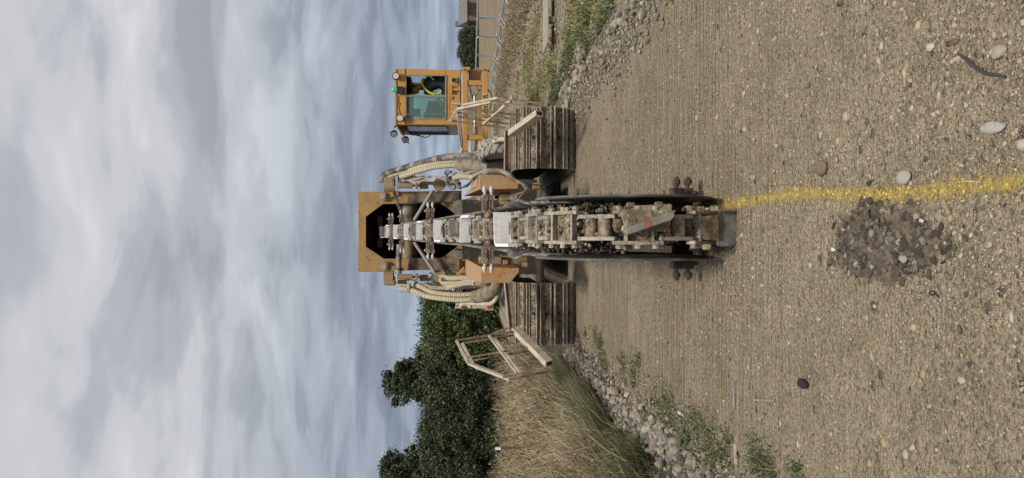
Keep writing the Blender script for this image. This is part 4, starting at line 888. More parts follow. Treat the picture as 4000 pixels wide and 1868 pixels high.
# ---- dark flap panels each side of the chain
for A in ([(1771, 787), (1858, 768), (1866, 836), (1774, 842)], [(1774, 976), (1866, 988), (1868, 1026), (1775, 1007)]):
    MB().prism([P(x, y, 13.6) for x, y in A], (0, 2.2, 0)).build('flap_panel', FLAP, T, .004)
for A, dpt in (([(1864, 800), (1905, 782), (1950, 782), (1950, 838), (1866, 838)], 13.4), ([(1866, 980), (1940, 985), (1960, 1022), (1868, 1016)], 13.4)):
    MB().prism([P(x, y, dpt) for x, y in A], (0, .8, 0)).build('mount_bracket', ORANGE_DUSTY, T, .004)

# ---- orange fender boxes
def fender(front, back, d0, d1, mat, label):
    a = [P(x, y, d0) for x, y in front]; b_ = [P(x, y, d1) for x, y in back]; n_ = len(a); mb = MB()
    mb.add(a + b_, [tuple(range(n_)), tuple(range(2 * n_ - 1, n_ - 1, -1))] + [(i, i + n_, (i + 1) % n_ + n_, (i + 1) % n_) for i in range(n_)])
    o = mb.build('fender_box', mat, T, .006); o['label'] = label; return o
fender([(1873, 741), (1873, 683), (1905, 679), (1950, 681), (1990, 694), (2024, 712), (2024, 738)], [(1811, 767), (1852, 715), (1880, 712), (1920, 716), (1950, 725), (1975, 735), (1975, 764)], 9.8, 11.0, ORANGE, 'orange box with a rounded side under the cable loops')
fender([(1878, 1105), (1878, 1043), (2028, 1047), (2028, 1062), (1993, 1106)], [(1822, 1078), (1822, 1012), (1975, 1012), (1975, 1040), (1950, 1085)], 9.8, 11.0, ORANGE, 'orange box with a cut-off corner beside the grass bank track')
for q in ((1960, 2060, 1000, 1036, 10.4, 11.2), (1955, 2030, 756, 782, 10.4, 11.2), (1872, 1960, 1003, 1040, 10.3, 11.0), (1975, 2060, 782, 803, 10.6, 11.2)): MB().boxi(*q).build('body_bracket', ORANGE_DUSTY, T, .01)
for q in ((2040, 2062, 1026, 1046, 10.2, 10.35), (2095, 2113, 1018, 1052, 10.6, 10.7), (2084, 2112, 715, 740, 11.0, 11.2), (1955, 1985, 784, 800, 10.1, 10.25), (1965, 1985, 1016, 1034, 10.1, 10.25)): MB().boxi(*q).build('lug', ORANGE_DUSTY, T, .008)

# ---- hydraulic motors, cylinders and link discs beside the hood
for sg, yb_ in ((1, 725), (-1, 1082)):
    q = sg; mb = MB(); c0, c1 = P(1500, yb_, 16.30), P(1538, yb_, 16.30); mb.cyl(c0, c1, .13, 20); mb.cyl(P(1502, yb_ - q * 14, 16.3), P(1543, yb_ - q * 16, 16.3), .10, 16); mt_ = mb.build('hydraulic_motor', ORANGE_DUSTY, T, .006)
    mb = MB(); mb.cyl(P(1552, yb_ + q * 1, 16.20), P(1612, yb_ + q * 1, 16.20), .055, 16); cyl_ = mb.build('hydraulic_cylinder', ORANGE_DUSTY, T)
    mb = MB(); mb.cyl(P(1612, yb_, 16.20), P(1640, yb_, 16.20), .024, 10); mb.box(P(1628, yb_, 16.20), (.14, .09, .05)); sub('clevis', mb.mesh('clevis', RUSTBAR), cyl_)
    mb = MB(); mb.boxi(1640, 1672, yb_ - 8, yb_ + 12, 16.30, 16.40); c = P(1716, yb_ + q * 0 - 4, 16.35); mb.cyl(c, c + Vector((0, .06, 0)), .135, 28); o = mb.build('link_plate', ORANGE_DUSTY, T)
    mb = MB(); mb.cyl(c + Vector((0, -.006, 0)), c, .02, 10); sub('pin', mb.mesh('pin', CREAM), o)
    mb = MB(); mb.cyl(P(1555, yb_ - q * 33, 16.60), P(1605, yb_ - q * 30, 16.60), .115, 14); mb.cyl(P(1605, yb_ - q * 30, 16.60), P(1625, yb_ - q * 22, 16.60), .075, 12); mb.build('valve_block', GREYM, T, .008)
    MB().bar(P(1640, yb_ - q * 10, 16.70), P(1800, yb_ - q * 6, 17.00), .07).build('link_arm', ORANGE, T)
for q in ((1680, 1695, 1080, 1098, 16.70, 16.80), (1692, 1712, 1096, 1122, 16.90, 17.00), (1717, 1750, 1105, 1128, 17.00, 17.20)): MB().boxi(*q).build('sensor_box', CREAM, T, .006)
MB().bar(P(1752, 1105, 16.60), P(1815, 1048, 16.40), .08, .05).build('link_arm', ORANGE, T)
for a, b_ in (((1765, 1050), (1830, 1070)), ((1800, 1030), (1860, 1040)), ((1740, 1030), (1790, 1040))): MB().bar(P(*a, 16.80), P(*b_, 16.60), .09).build('bracket', ORANGE_DUSTY, T, .004)

# ---- hoses
def hose(pts, d, r, mat, name='hose', wraps=None, n=10):
    if 10.6 < d < 11.6:      # hoses running from the hood (far) down to the body behind the tracks (nearer)
        dd_ = [float(np.interp(q[0], [1500, 1700, 1930], [16.3, 15.3, 13.2])) + (d - 11.1) for q in pts]
        rl = r if isinstance(r, list) else [r] * len(pts); rl = list(np.interp(np.linspace(0, 1, len(pts)), np.linspace(0, 1, len(rl)), rl))
        r = [a_ * 1.28 * b_ / d for a_, b_ in zip(rl, dd_)]; pts = [(q[0], q[1], e) for q, e in zip(pts, dd_)]
    P3 = [P(*q[:2], q[2] if len(q) > 2 else d) for q in pts]; mb = MB().tube(P3, r, n, smooth=7)
    if wraps:
        sp_ = spline([Vector(p) for p in P3], 30); L_ = [0]
        for i in range(1, len(sp_)): L_.append(L_[-1] + (sp_[i] - sp_[i - 1]).length)
        mb.cm = 1; rr_ = r if not isinstance(r, list) else sum(r) / len(r); wraps = wraps * 1.3; s_ = wraps * .5
        while s_ < L_[-1] - wraps * .5:
            i = int(np.searchsorted(L_, s_)); i = max(1, min(i, len(sp_) - 2)); t_ = (sp_[i + 1] - sp_[i - 1]).normalized()
            mb.cyl(sp_[i] - t_ * .005, sp_[i] + t_ * .005, rr_ * 1.04, 12); s_ += wraps
    return mb.build(name, [mat, WRAPM], T)
hose([(1491, 712), (1494, 695), (1516, 676), (1583, 656), (1649, 636), (1724, 617), (1807, 610), (1885, 622), (1916, 648), (1924, 680)], 11.2, .036, HOSE)
hose([(1508, 700), (1520, 690), (1545, 680), (1600, 665)], 11.25, .028, HOSECR)
hose([(1566, 690), (1590, 683), (1640, 667), (1700, 652), (1760, 646), (1805, 648)], 11.05, .030, HOSEYE, wraps=.062)
hose([(1600, 668), (1650, 652), (1700, 642), (1760, 637), (1805, 640)], 11.15, .030, HOSEYE, wraps=.062)
hose([(1801, 644), (1840, 646), (1885, 652), (1919, 668), (1925, 690)], 11.1, [.075, .078, .072, .06, .05], SLEEVE, 'hose_sleeve', n=16)
hose([(1806, 627), (1850, 632), (1895, 640), (1925, 655), (1935, 690)], 11.0, .012, HOSECR)
hose([(1808, 594), (1830, 601), (1880, 600), (1915, 605), (1935, 625), (1955, 665)], 11.4, .022, RUSTBAR, 'pipe')
hose([(1807, 580), (1800, 600), (1830, 606), (1900, 612), (1925, 640), (1930, 680)], 11.3, .016, CREAM, 'pipe')
hose([(1930, 640), (1935, 665), (1938, 690)], 11.1, .018, HOSECR)
hose([(1925, 620), (1945, 640), (1950, 670)], 11.2, .014, HOSECR)
for k_ in range(6):
    hose([(1800 + 7 * k_, 668 + 5 * k_), (1835 + 8 * k_, 662 + 4 * k_), (1880 + 6 * k_, 668 + 3 * k_), (1918 + 3 * k_, 684), (1930 + 2 * k_, 700 + 2 * k_)], 11.0, .011, (HOSECR, HOSE)[k_ % 2], n=7)
for k_ in range(4):
    hose([(1560 + 10 * k_, 706), (1600 + 12 * k_, 700 + 4 * k_), (1660 + 9 * k_, 690), (1720 + 8 * k_, 694 + 3 * k_), (1770 + 6 * k_, 690)], 11.2, .010, (HOSE, HOSECR)[k_ % 2], n=7)
    hose([(1590 + 8 * k_, 1100 + 3 * k_), (1650, 1112 + 5 * k_), (1710 + 6 * k_, 1122 + 3 * k_), (1770, 1118 + 4 * k_), (1850 + 4 * k_, 1122)], 11.3, .010, (HOSECR, HOSE)[k_ % 2], n=7)
# small loops under them
for pts in ([(1762, 672), (1745, 680), (1748, 700), (1768, 715)], [(1760, 672), (1742, 672), (1745, 690), (1760, 706), (1775, 712)], [(1760, 694), (1746, 700), (1748, 720), (1772, 738), (1778, 725)], [(1784, 678), (1772, 684), (1774, 706), (1790, 724), (1800, 735)], [(1800, 680), (1790, 688), (1785, 700), (1792, 718)]):
    hose(pts, 10.9, .016, HOSE)
hose([(1775, 695), (1800, 690), (1840, 692), (1850, 698)], 10.8, .030, HOSEYE, wraps=.06)
hose([(1780, 688), (1795, 681), (1830, 684), (1860, 694)], 10.85, .018, HOSECR)
for k_ in range(7):   # bundle of thin cables running over the orange box and looping down
    o_ = k_ * 2.6; dz = random.uniform(-2, 2)
    hose([(1785 + o_, 735 - o_ * .3, 10.6), (1815 + o_, 726 - dz, 10.3), (1845 + dz, 705 - o_, 10.0), (1865, 682 - o_ * .5, 9.85), (1900, 676 - o_ + dz, 9.75), (1950, 676 - o_, 9.75), (1985 + dz, 690 - o_, 9.7), (2020 + dz, 712 - o_ * .4, 9.7), (2040 + o_ * .8, 722 - dz, 9.65), (2052 + o_ * .3, 745, 9.6), (2038 - o_ * 3.0, 770 + dz, 9.5), (1990 + o_ * 6, 800, 9.4)], 9.8, .0085 + .002 * (k_ % 3 == 0), HOSECR if k_ % 2 else HOSE, 'cable', n=7)
hose([(2055, 728), (2090, 722), (2115, 728), (2125, 745)], 10.2, .008, BLACK, 'cable', n=6)
# left side
hose([(1583, 1131), (1620, 1138), (1650, 1150), (1682, 1160), (1766, 1170), (1825, 1171), (1862, 1164)], 11.15, .031, HOSEYE, wraps=.062)
hose([(1608, 1108), (1640, 1118), (1680, 1138), (1724, 1148), (1790, 1152), (1850, 1150)], 11.25, .031, HOSEYE, wraps=.062)
hose([(1545, 1100), (1545, 1113), (1590, 1116), (1650, 1137), (1720, 1155)], 11.3, .014, HOSECR)
hose([(1561, 1128), (1585, 1130), (1600, 1132)], 11.1, .036, GREYM, 'hose_fitting'); hose([(1606, 1104), (1625, 1112)], 11.2, .040, GREYM, 'hose_fitting')
MB().boxi(1558, 1572, 1120, 1140, 16.0, 16.15).build('hose_clamp', CREAM, T, .004); MB().cyl(P(1598, 1106, 15.8), P(1598, 1140, 15.8), .042).build('hose_clamp', GREYM, T)
hose([(1855, 1160), (1885, 1152), (1910, 1138), (1934, 1118), (1938, 1105)], 11.2, [.072, .080, .085, .082, .07], SLEEVE, 'hose_sleeve', n=16)
hose([(1749, 1086), (1775, 1087), (1810, 1085), (1861, 1088)], 10.8, .032, HOSEYE, wraps=.06)
hose([(1755, 1120), (1780, 1114), (1820, 1106), (1858, 1106)], 10.8, .032, HOSEYE, wraps=.06)
hose([(1735, 1104), (1790, 1104), (1830, 1096), (1862, 1098)], 10.7, .016, HOSECR)
MB().boxi(1858, 1882, 1092, 1116, 13.1, 13.3).build('hose_clamp', GREYM, T, .01)
hose([(1720, 1090), (1728, 1105), (1745, 1112), (1752, 1120)], 11.0, .022, HOSECR); hose([(1722, 1082), (1735, 1078), (1748, 1084)], 11.0, .020, HOSECR); hose([(1742, 1118), (1762, 1128), (1775, 1124), (1770, 1135)], 11.1, .014, HOSECR)
hose([(1800, 1197), (1806, 1188), (1822, 1183), (1870, 1186), (1911, 1187), (1930, 1176), (1942, 1160), (1947, 1130), (1948, 1106)], 11.3, .024, CREAM, 'pipe')
hose([(1835, 1184), (1833, 1196), (1840, 1200)], 11.35, .018, CREAM, 'pipe'); hose([(1935, 1165), (1955, 1140), (1956, 1106)], 11.4, .014, HOSECR)
# cream engine side panel with grille, red lamp
bp_ = MB(); bp_.boxi(1780, 1806, 1118, 1200, 15.80, 16.60); bp_.boxi(1778, 1806, 1196, 1206, 15.60, 16.60); bp_.boxi(1806, 1926, 1190, 1206, 15.70, 16.40); pan = bp_.build('body_panel', CREAM, T, .01); pan['label'] = 'dusty cream body panel with a red lamp'
bp_ = MB(); bp_.boxi(1806, 1920, 1110, 1190, 16.20, 16.30); sub('backing', bp_.mesh('backing', SHADE), pan)
g_ = MB()
for i in range(14): g_.bar(P(1832 + i * 6, 1116, 16.18), P(1832 + i * 6 - 6, 1150, 16.18), .011); 
for i in range(8): g_.bar(P(1830, 1118 + i * 5, 16.17), P(1915, 1118 + i * 5, 16.17), .006)
sub('grille', g_.mesh('grille', GREYM), pan)
g_ = MB(); c = P(1911, 1199, 15.65); g_.box(c + Vector((0, .03, 0)), (.14,.06,.16)); sub('lamp_base', g_.mesh('lamp_base', HOSEYE), pan)
g_ = MB(); g_.cyl(c + Vector((0, -.02, 0)), c, .045, 16); sub('red_lamp', g_.mesh('red_lamp', plain('red_lens', (.50, .04, .02), .3)), pan)
g_ = MB(); g_.box(P(1922, 1200, 15.70), (.10, .08, .05)); sub('plug', g_.mesh('plug', BLACK), pan)

# ---- outrigger arms and folding guard frames
def guard(side):
    if side > 0:
        arm = [((1973, 673), (1980, 513))]; nm = 'rusty folded guard frame on the cab side'
    else: nm = 'cream folded guard frame swung out over the grass'
    mb = MB()
    if side > 0:
        a, b_ = P(1984, 676, 11.25), P(1986, 512, 11.05); mb.bar(a, b_, .10, .085, Vector((0, 0, 1)))
    else:
        a, b_ = P(1984, 1104, 11.25), P(2002, 1282, 11.05); mb.bar(a, b_, .10, .085)
    ao = mb.build('outrigger_arm', TANP if side > 0 else RUSTBAR, T, .008); ao['label'] = 'brown arm carrying the ' + ('cab side' if side > 0 else 'grass side') + ' guard frame'
    sub('edge_strip', MB().bar(a + Vector((0, -.02, .052)), b_ + Vector((0, -.02, .052)), .12, .012).mesh('edge_strip', CREAM), ao)
    mb = MB()
    if side > 0: A, B_ = P(1998, 522, 11.0), P(2107, 443, 10.2)
    else: A, B_ = P(2012, 1286, 11.0), P(2146, 1420, 10.2)
    mb.bar(A, B_, .085, .115); beam = mb.build('guard_beam', CREAM, T, .006); beam['label'] = nm.replace('guard frame', 'guard beam')
    dd_ = (B_ - A).normalized(); sub('open_end', MB().bar(B_ - dd_ * .01, B_ + dd_ * .002, .055, .075).mesh('open_end', DARK), beam)
    G2 = MB(); RB = MB()
    def s(p, q, d0, d1, w_=.022, m=None): (m or G2).bar(P(*p, d0), P(*q, d1), w_, w_ * 1.3)
    if side > 0:
        for (o_x, o_y, dz) in ((0, 0, 0), (26, -16, .22)):
            k1, k2, k3, k4 = (1758 + o_x, 476 + o_y), (1788 + o_x * .8, 427 + o_y), (1918 + o_x, 400 + o_y), (2110 + o_x * .5, 420 + o_y)
            s(k1, k2, 10.8 + dz, 10.7 + dz, .032); s(k2, k3, 10.7 + dz, 10.4 + dz, .032); s(k3, k4, 10.4 + dz, 10.15 + dz, .022, RB)
            s((1762 + o_x, 472 + o_y), (1975 + o_x * .4, 500 + o_y), 10.8 + dz, 10.9 + dz, .020, RB)
            s((1782 + o_x * .9, 440 + o_y), (2030 + o_x * .4, 468 + o_y), 10.75 + dz, 10.6 + dz, .020, RB)
            s((1888 + o_x, 486 + o_y), (1996 + o_x * .3, 396 + o_y), 10.85 + dz, 10.3 + dz, .030)
    else:
        for (o_x, o_y, dz) in ((0, 0, 0), (23, 11, .22)):
            k1, k2, k3, k4 = (1783 + o_x, 1330 + o_y), (1829 + o_x, 1419 + o_y), (1968 + o_x, 1472 + o_y), (2142 + o_x * .8, 1438 + o_y)
            s(k1, k2, 10.7 + dz, 10.5 + dz, .030); s(k2, k3, 10.5 + dz, 10.25 + dz, .034); s(k3, k4, 10.25 + dz, 10.15 + dz, .022, RB)
            s(k1, (2004 + o_x * .5, 1297 + o_y), 10.7 + dz, 10.9 + dz, .022, RB)
            s((1824 + o_x, 1397 + o_y), (2066 + o_x * .5, 1358 + o_y), 10.55 + dz, 10.6 + dz, .022, RB)
            s((1911 + o_x, 1311 + o_y), (2019 + o_x, 1456 + o_y), 10.8 + dz, 10.2 + dz, .028)
        s((1920, 1306), (1992, 1278), 11.1, 11.1, .02, RB)
    fo = G2.build('guard_frame', CREAM, T, .003); fo['label'] = nm
    sub('guard_bar', RB.mesh('guard_bar', RUSTBAR), fo)
guard(1); guard(-1)

# ---- sliding cab carriage (orange ladder frame) at about 16.5-18 m
DF = 17.0
mb = MB(); mb.boxi(1806, 1827, 262, 590, DF, DF + .16); mb.boxi(1884, 1906, 264, 556, DF, DF + .16)
for q in ((1827, 1884, 314, 333), (1827, 1884, 526, 546)): mb.boxi(*q, DF + .02, DF + .14)
car = mb.build('cab_carriage', ORANGE_CLEAN, T, .008); car['label'] = 'orange ladder frame on which the cab slides out'
mb = MB()
for q in ((1802, 1835, 262, 273), (1878, 1912, 264, 273)): mb.boxi(*q, DF - .03, DF + .2)
for x in (1815, 1894): c = P(x, 271, DF - .035); mb.cyl(c, c + Vector((0, .02, 0)), .022, 14)
sub('hinge_ear', mb.mesh('hinge_ear', ORANGE_CLEAN), car)
mb = MB(); mb.boxi(1830, 1880, 272, 314, DF + .2, DF + .6); mb.boxi(1827, 1884, 336, 526, DF + .75, DF + .8); sub('back_plate', mb.mesh('back_plate', ORANGE_DUSTY), car)
mb = MB()
for x in (1815, 1894): c = P(x, 271, DF - .04); mb.cyl(c, c + Vector((0, .012, 0)), .016, 12)
sub('bolt_hole', mb.mesh('bolt_hole', DARK), car)
cy_ = MB().cyl(P(1855, 494, DF + .1), P(1855, 524, DF + .1), .062, 18).cyl(P(1855, 546, DF + .1), P(1852, 588, DF + .1), .062, 18).build('hydraulic_cylinder', ORANGE_DUSTY, T); cy_['label'] = 'horizontal hydraulic cylinder that slides the cab'
sub('piston_rod', MB().cyl(P(1854, 366, DF + .1), P(1855, 494, DF + .1), .030, 14).mesh('piston_rod', CHROME), cy_)
sub('clevis', MB().boxi(1842, 1862, 333, 372, DF + .05, DF + .2).boxi(1868, 1878, 333, 350, DF + .05, DF + .2).mesh('clevis', HOSE), cy_)
for k_ in range(5): hose([(1832, 338 + k_ * 8, 17.5), (1838 + k_ * 3, 372 + k_ * 5, 17.4), (1832, 410 + k_ * 4, 17.5)], 17.4, .022, HOSE)
# cables along the top of the carriage
for k_ in range(4): hose([(1788 + k_ * 4, 400 + k_ * 4, 16.9), (1786 + k_ * 5, 440, 16.8), (1790 + k_ * 4, 490, 16.7), (1797 + k_ * 3, 560, 16.5), (1806, 592, 16.2)], 16.8, .014, HOSE if k_ % 2 else HOSECR, 'cable', n=6)
hose([(1905, 350, 16.9), (1916, 365, 16.9), (1922, 390, 16.9), (1912, 430, 16.9)], 16.9, .018, BLACK, 'cable', n=6)
for y in (405, 438): c = P(1764, y, 16.8); MB().cyl(P(1762, y, 16.8), P(1800, y + 2, 16.8), .028, 10).build('hook_pin', CREAM, T)
# DANGER sticker
mb = MB(); mb.boxi(1885, 1903, 366, 470, DF - .012, DF - .004); st = mb.build('warning_sticker', plain('yellow_sticker', (.60, .42, .10), .5), T)
cu = bpy.data.curves.new('lettering', 'FONT'); cu.body = 'DANGER'; cu.size = .115; cu.extrude = .002; cu.align_x = 'RIGHT'; cu.align_y = 'CENTER'; cu.offset = .003; cu.space_character = 1.15; cu.materials.append(BLACK)
to = bpy.data.objects.new('t', cu); C.objects.link(to); dg = bpy.context.evaluated_depsgraph_get(); me = bpy.data.meshes.new_from_object(to.evaluated_get(dg)); bpy.data.objects.remove(to)
c = P(1895, 370, DF - .018); me.name = 'lettering'; me.transform(Matrix.Translation(c) @ Matrix.Rotation(R(90), 4, 'X')); sub('lettering', me, st)

# ---- cab
DC = 18.0
def cp(x, y, d=DC): return P(x, y, d)
XL, XR = cp(1600, 487).x, cp(1600, 271).x; ZR, ZB = cp(1549, 400).z, cp(1798, 400).z; DEP = 1.75
wx0, wx1 = cp(1600, 465).x, cp(1600, 294).x; wz0, wz1 = cp(1741, 400).z, cp(1585, 400).z; TH = .05
mb = MB()
def slab(m, X0, X1, Ya, Yb, Za, Zb): m.box(((X0 + X1) / 2, (Ya + Yb) / 2, (Za + Zb) / 2), (X1 - X0, Yb - Ya, Zb - Za))
slab(mb, XL, XR, DC, DC + TH, ZB, wz0); slab(mb, XL, XR, DC, DC + TH, wz1, ZR); slab(mb, XL, wx0, DC, DC + TH, wz0, wz1); slab(mb, wx1, XR, DC, DC + TH, wz0, wz1)
slab(mb, XL, XR, DC + DEP - TH, DC + DEP, ZB, wz0 + .05); slab(mb, XL, XR, DC + DEP - TH, DC + DEP, wz1, ZR); slab(mb, XL, XL + .1, DC + DEP - TH, DC + DEP, wz0 + .05, wz1); slab(mb, XR - .1, XR, DC + DEP - TH, DC + DEP, wz0 + .05, wz1)
for a, b_ in ((XL, XL + TH), (XR - TH, XR)):
    slab(mb, a, b_, DC + TH, DC + DEP - TH, ZB, wz0 - .02); slab(mb, a, b_, DC + TH, DC + DEP - TH, wz1 + .03, ZR - .0); slab(mb, a, b_, DC + TH, DC + .20, wz0 - .02, wz1 + .03); slab(mb, a, b_, DC + DEP - .25, DC + DEP - TH, wz0 - .02, wz1 + .03)
slab(mb, XL + TH, XR - TH, DC + TH, DC + DEP - TH, ZB, ZB + .04)
cab = mb.build('cab', ORANGE_CLEAN, T, .010); cab['label'] = 'orange operator cab slid out to the right'
mb = MB(); slab(mb, XL - .01, XR + .01, DC - .02, DC + DEP + .03, ZR, ZR + .035); mb.bar((XL - .0, DC - .012, cp(1580, 400).z), (XR, DC - .012, cp(1580, 400).z), .018, .016)
sub('roof', mb.mesh('roof', ORANGE_CLEAN), cab)
mb = MB(); mb.add([Vector(p) for p in [(XL, DC + .02, ZR), (XL, DC + DEP, ZR), (XL - .22, DC + DEP, ZR - .16), (XL - .22, DC + .35, ZR - .16), (XL, DC + .02, ZR + .03), (XL, DC + DEP, ZR + .03), (XL - .23, DC + DEP, ZR - .13), (XL - .23, DC + .35, ZR - .13)]], [(0, 1, 2, 3), (7, 6, 5, 4), (0, 4, 5, 1), (1, 5, 6, 2), (2, 6, 7, 3), (3, 7, 4, 0)]); sub('visor', mb.mesh('visor', ORANGE_CLEAN), cab)
# window frame with divider, panes
mb = MB(); t_ = .030
for a, b_ in (((wx0, wz0), (wx1, wz0)), ((wx1, wz0), (wx1, wz1)), ((wx1, wz1), (wx0, wz1)), ((wx0, wz1), (wx0, wz0))): mb.bar((a[0], DC - .008, a[1]), (b_[0], DC - .008, b_[1]), t_, t_, Vector((0, 1, 0)))
dx = cp(1600, 376).x; mb.bar((dx, DC - .004, wz0 + .015), (dx, DC - .004, wz1 - .015), .028, .03, Vector((0, 1, 0))); mb.bar((dx + .03, DC + .02, wz0), (dx + .03, DC + .02, wz1), .02, .02); mb.bar((cp(1600, 446).x, DC + .0, wz0 + .06), (cp(1600, 446).x, DC + .0, wz1 - .03), .012, .012)
wf = sub('window_frame', mb.mesh('window_frame', SEAL), cab)
mb = MB(); slab(mb, wx0 + .01, dx - .01, DC + .02, DC + .026, wz0 + .01, wz1 - .01); sub('window_pane', mb.mesh('window_pane', GLASS), cab, None, 'dusty green-tinted sliding pane')
mb = MB(); slab(mb, XL + .10, XR - .10, DC + DEP - .03, DC + DEP - .024, wz0 + .05, wz1); sub('rear_pane', mb.mesh('rear_pane', glass('rear_glass', (.85, .95, .95), .08)), cab)
mb = MB(); slab(mb, XL + .02, XL + .026, DC + .20, DC + DEP - .25, wz0 - .02, wz1 + .03); sub('side_pane', mb.mesh('side_pane', GLASS2), cab)
mb = MB(); slab(mb, XR - .026, XR - .02, DC + .20, DC + DEP - .25, wz0 - .02, wz1 + .03); sub('side_pane', mb.mesh('side_pane', glass('clear_glass', (.8, .88, .88), .1)), cab)
mb = MB()
for a, b_ in (((DC + .18, wz0 - .03), (DC + DEP - .24, wz0 - .03)), ((DC + DEP - .24, wz0 - .03), (DC + DEP - .24, wz1 + .04)), ((DC + DEP - .24, wz1 + .04), (DC + .18, wz1 + .04)), ((DC + .18, wz1 + .04), (DC + .18, wz0 - .03))): mb.bar((XL - .006, *a), (XL - .006, *b_), .03, .02, Vector((1, 0, 0)))
sub('side_window_frame', mb.mesh('side_window_frame', BLACK), cab)
# front fittings
def fr(name, mat, *bs, lab=None):
    m_ = MB()
    for q in bs: m_.boxi(*q)
    return sub(name, m_.mesh(name, mat), cab, None, lab)
fr('vent_box', ORANGE_CLEAN, (1756, 1788, 301, 334, DC - .02, DC))
m_ = MB(); c = P(1773, 313, DC - .06); m_.cyl(c, c + Vector((0, .05, 0)), .066, 24); o = sub('vent_pipe', m_.mesh('vent_pipe', GREYM), cab)
m_ = MB(); m_.cyl(c + Vector((0, -.003, 0)), c + Vector((0, .01, 0)), .052, 24); sub('vent_mouth', m_.mesh('vent_mouth', DARK), cab)
fr('step', ORANGE_CLEAN, (1760, 1766, 334, 366, DC - .08, DC), (1766, 1798, 344, 354, DC - .06, DC)); fr('lock', ORANGE_DUSTY, (1757, 1768, 376, 388, DC - .03, DC)); fr('lower_panel', ORANGE_CLEAN, (1752, 1756, 298, 460, DC - .008, DC))
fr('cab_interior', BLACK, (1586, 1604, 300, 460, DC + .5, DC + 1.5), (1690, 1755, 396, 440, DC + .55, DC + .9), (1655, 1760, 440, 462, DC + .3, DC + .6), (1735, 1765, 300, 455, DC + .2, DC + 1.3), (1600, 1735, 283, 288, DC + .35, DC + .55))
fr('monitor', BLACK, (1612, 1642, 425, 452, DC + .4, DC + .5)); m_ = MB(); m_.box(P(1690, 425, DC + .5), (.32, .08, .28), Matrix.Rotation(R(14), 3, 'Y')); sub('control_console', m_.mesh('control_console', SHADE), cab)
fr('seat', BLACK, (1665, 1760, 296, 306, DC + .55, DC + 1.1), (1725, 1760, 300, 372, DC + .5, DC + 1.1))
# lights and beacon
def worklight(x, y, d, dirv, tilt=0):
    c = P(x, y, d); m_ = MB(); dv = Vector(dirv).normalized(); m_.cyl(c - dv * -.0, c + dv * .06, .085, 20); m_.cyl(c, c - dv * .06, .085, 20, .035); m_.bar(c - dv * .03, c - dv * .03 + Vector((0, 0.02, .09 if tilt else -.10)), .02)
    o = sub('work_light', m_.mesh('work_light', BLACK), cab); m_ = MB(); m_.cyl(c + dv * .058, c + dv * .066, .068, 20); 
    l_ = sub('work_light_lens', m_.mesh('work_light_lens', LAMPG), cab)
worklight(1546, 299, DC - .08, (0, -1, -.1)); worklight(1562, 463, DC - .10, (0, -1, -.1)); worklight(1538, 520, 18.3, (-.55, -.6, -.25), 1); worklight(1582, 543, 18.8, (-.6, -.6, -.35), 1)
m_ = MB(); m_.bar(P(1540, 500, 18.3), P(1548, 488, 18.3), .03); m_.bar(P(1578, 528, 18.8), P(1565, 520, 18.8), .03); sub('lamp_bracket', m_.mesh('lamp_bracket', BLACK), cab)
m_ = MB(); c = P(1544, 350, DC - .05); m_.boxi(1558, 1575, 338, 367, DC - .12, DC - .0); m_.cyl(P(1560, 350, DC - .05), P(1551, 350, DC - .05), .075, 20); sub('beacon_base', m_.mesh('beacon_base', BLACK), cab)
m_ = MB(); m_.ball(P(1550, 350, DC - .05), .072, (1, 1, 2.0), 20, 12); sub('beacon', m_.mesh('beacon', BEACONM), cab)
m_ = MB(); m_.tube([P(1552, 375, DC - .03), P(1550, 395, DC - .03), P(1556, 405, DC - .03), P(1551, 420, DC - .03), P(1556, 450, DC - .04)], .010, 6, smooth=4); sub('lamp_wire', m_.mesh('lamp_wire', BLACK), cab)
m_ = MB(); m_.tube([P(1628, 529, 19.2), P(1650, 534, 19.2), P(1665, 537, 19.2), P(1682, 529, 19.2)], .012, 6, smooth=5); m_.tube([P(1590, 505, 18.3), P(1604, 526, 18.9), P(1640, 528, 19.2)], .012, 6, smooth=4); sub('wiper', m_.mesh('wiper', BLACK), cab)

# ---- tractor tyre standing behind the cab side track
wt = P(1945, 590, 12.9); m_ = MB(); rT, wT = .33, .26
V, Fc = [], []; pr = [(-.13, .24), (-.14, .29), (-.12, .32), (-.06, .335), (0, .338), (.06, .335), (.12, .32), (.14, .29), (.13, .24)]; na = 40
ax = Vector((0.35, -1, .25)).normalized(); ax = Vector((1, .25, 0.10)).normalized(); _, s1, s2 = onb(ax)
for k_ in range(na):
    a_ = 2 * math.pi * k_ / na; rd = s1 * math.cos(a_) + s2 * math.sin(a_)
    for px_, rr_ in pr: V.append(wt + ax * px_ + rd * rr_)
for k_ in range(na):
    for j in range(8): Fc.append((k_ * 9 + j, k_ * 9 + j + 1, ((k_ + 1) % na) * 9 + j + 1, ((k_ + 1) % na) * 9 + j))
m_.add(V, Fc)
for k_ in range(18):
    for sg in (-1, 1):
        a_ = 2 * math.pi * (k_ + .5 * (sg > 0)) / 18; a2 = a_ + .28
        p0 = wt + ax * (.005 * sg) + (s1 * math.cos(a_) + s2 * math.sin(a_)) * .345; p1 = wt + ax * (.135 * sg) + (s1 * math.cos(a2) + s2 * math.sin(a2)) * .318
        m_.bar(p0, p1, .026, .034, (s1 * math.cos(a_) + s2 * math.sin(a_)))
ty = m_.build('tyre', TYREM, T); ty['label'] = 'dusty lugged rubber tyre behind the cab side track'
m_ = MB(); m_.cyl(wt - ax * .09, wt + ax * .09, .235, 28); sub('rim', m_.mesh('rim', GREYM), ty)
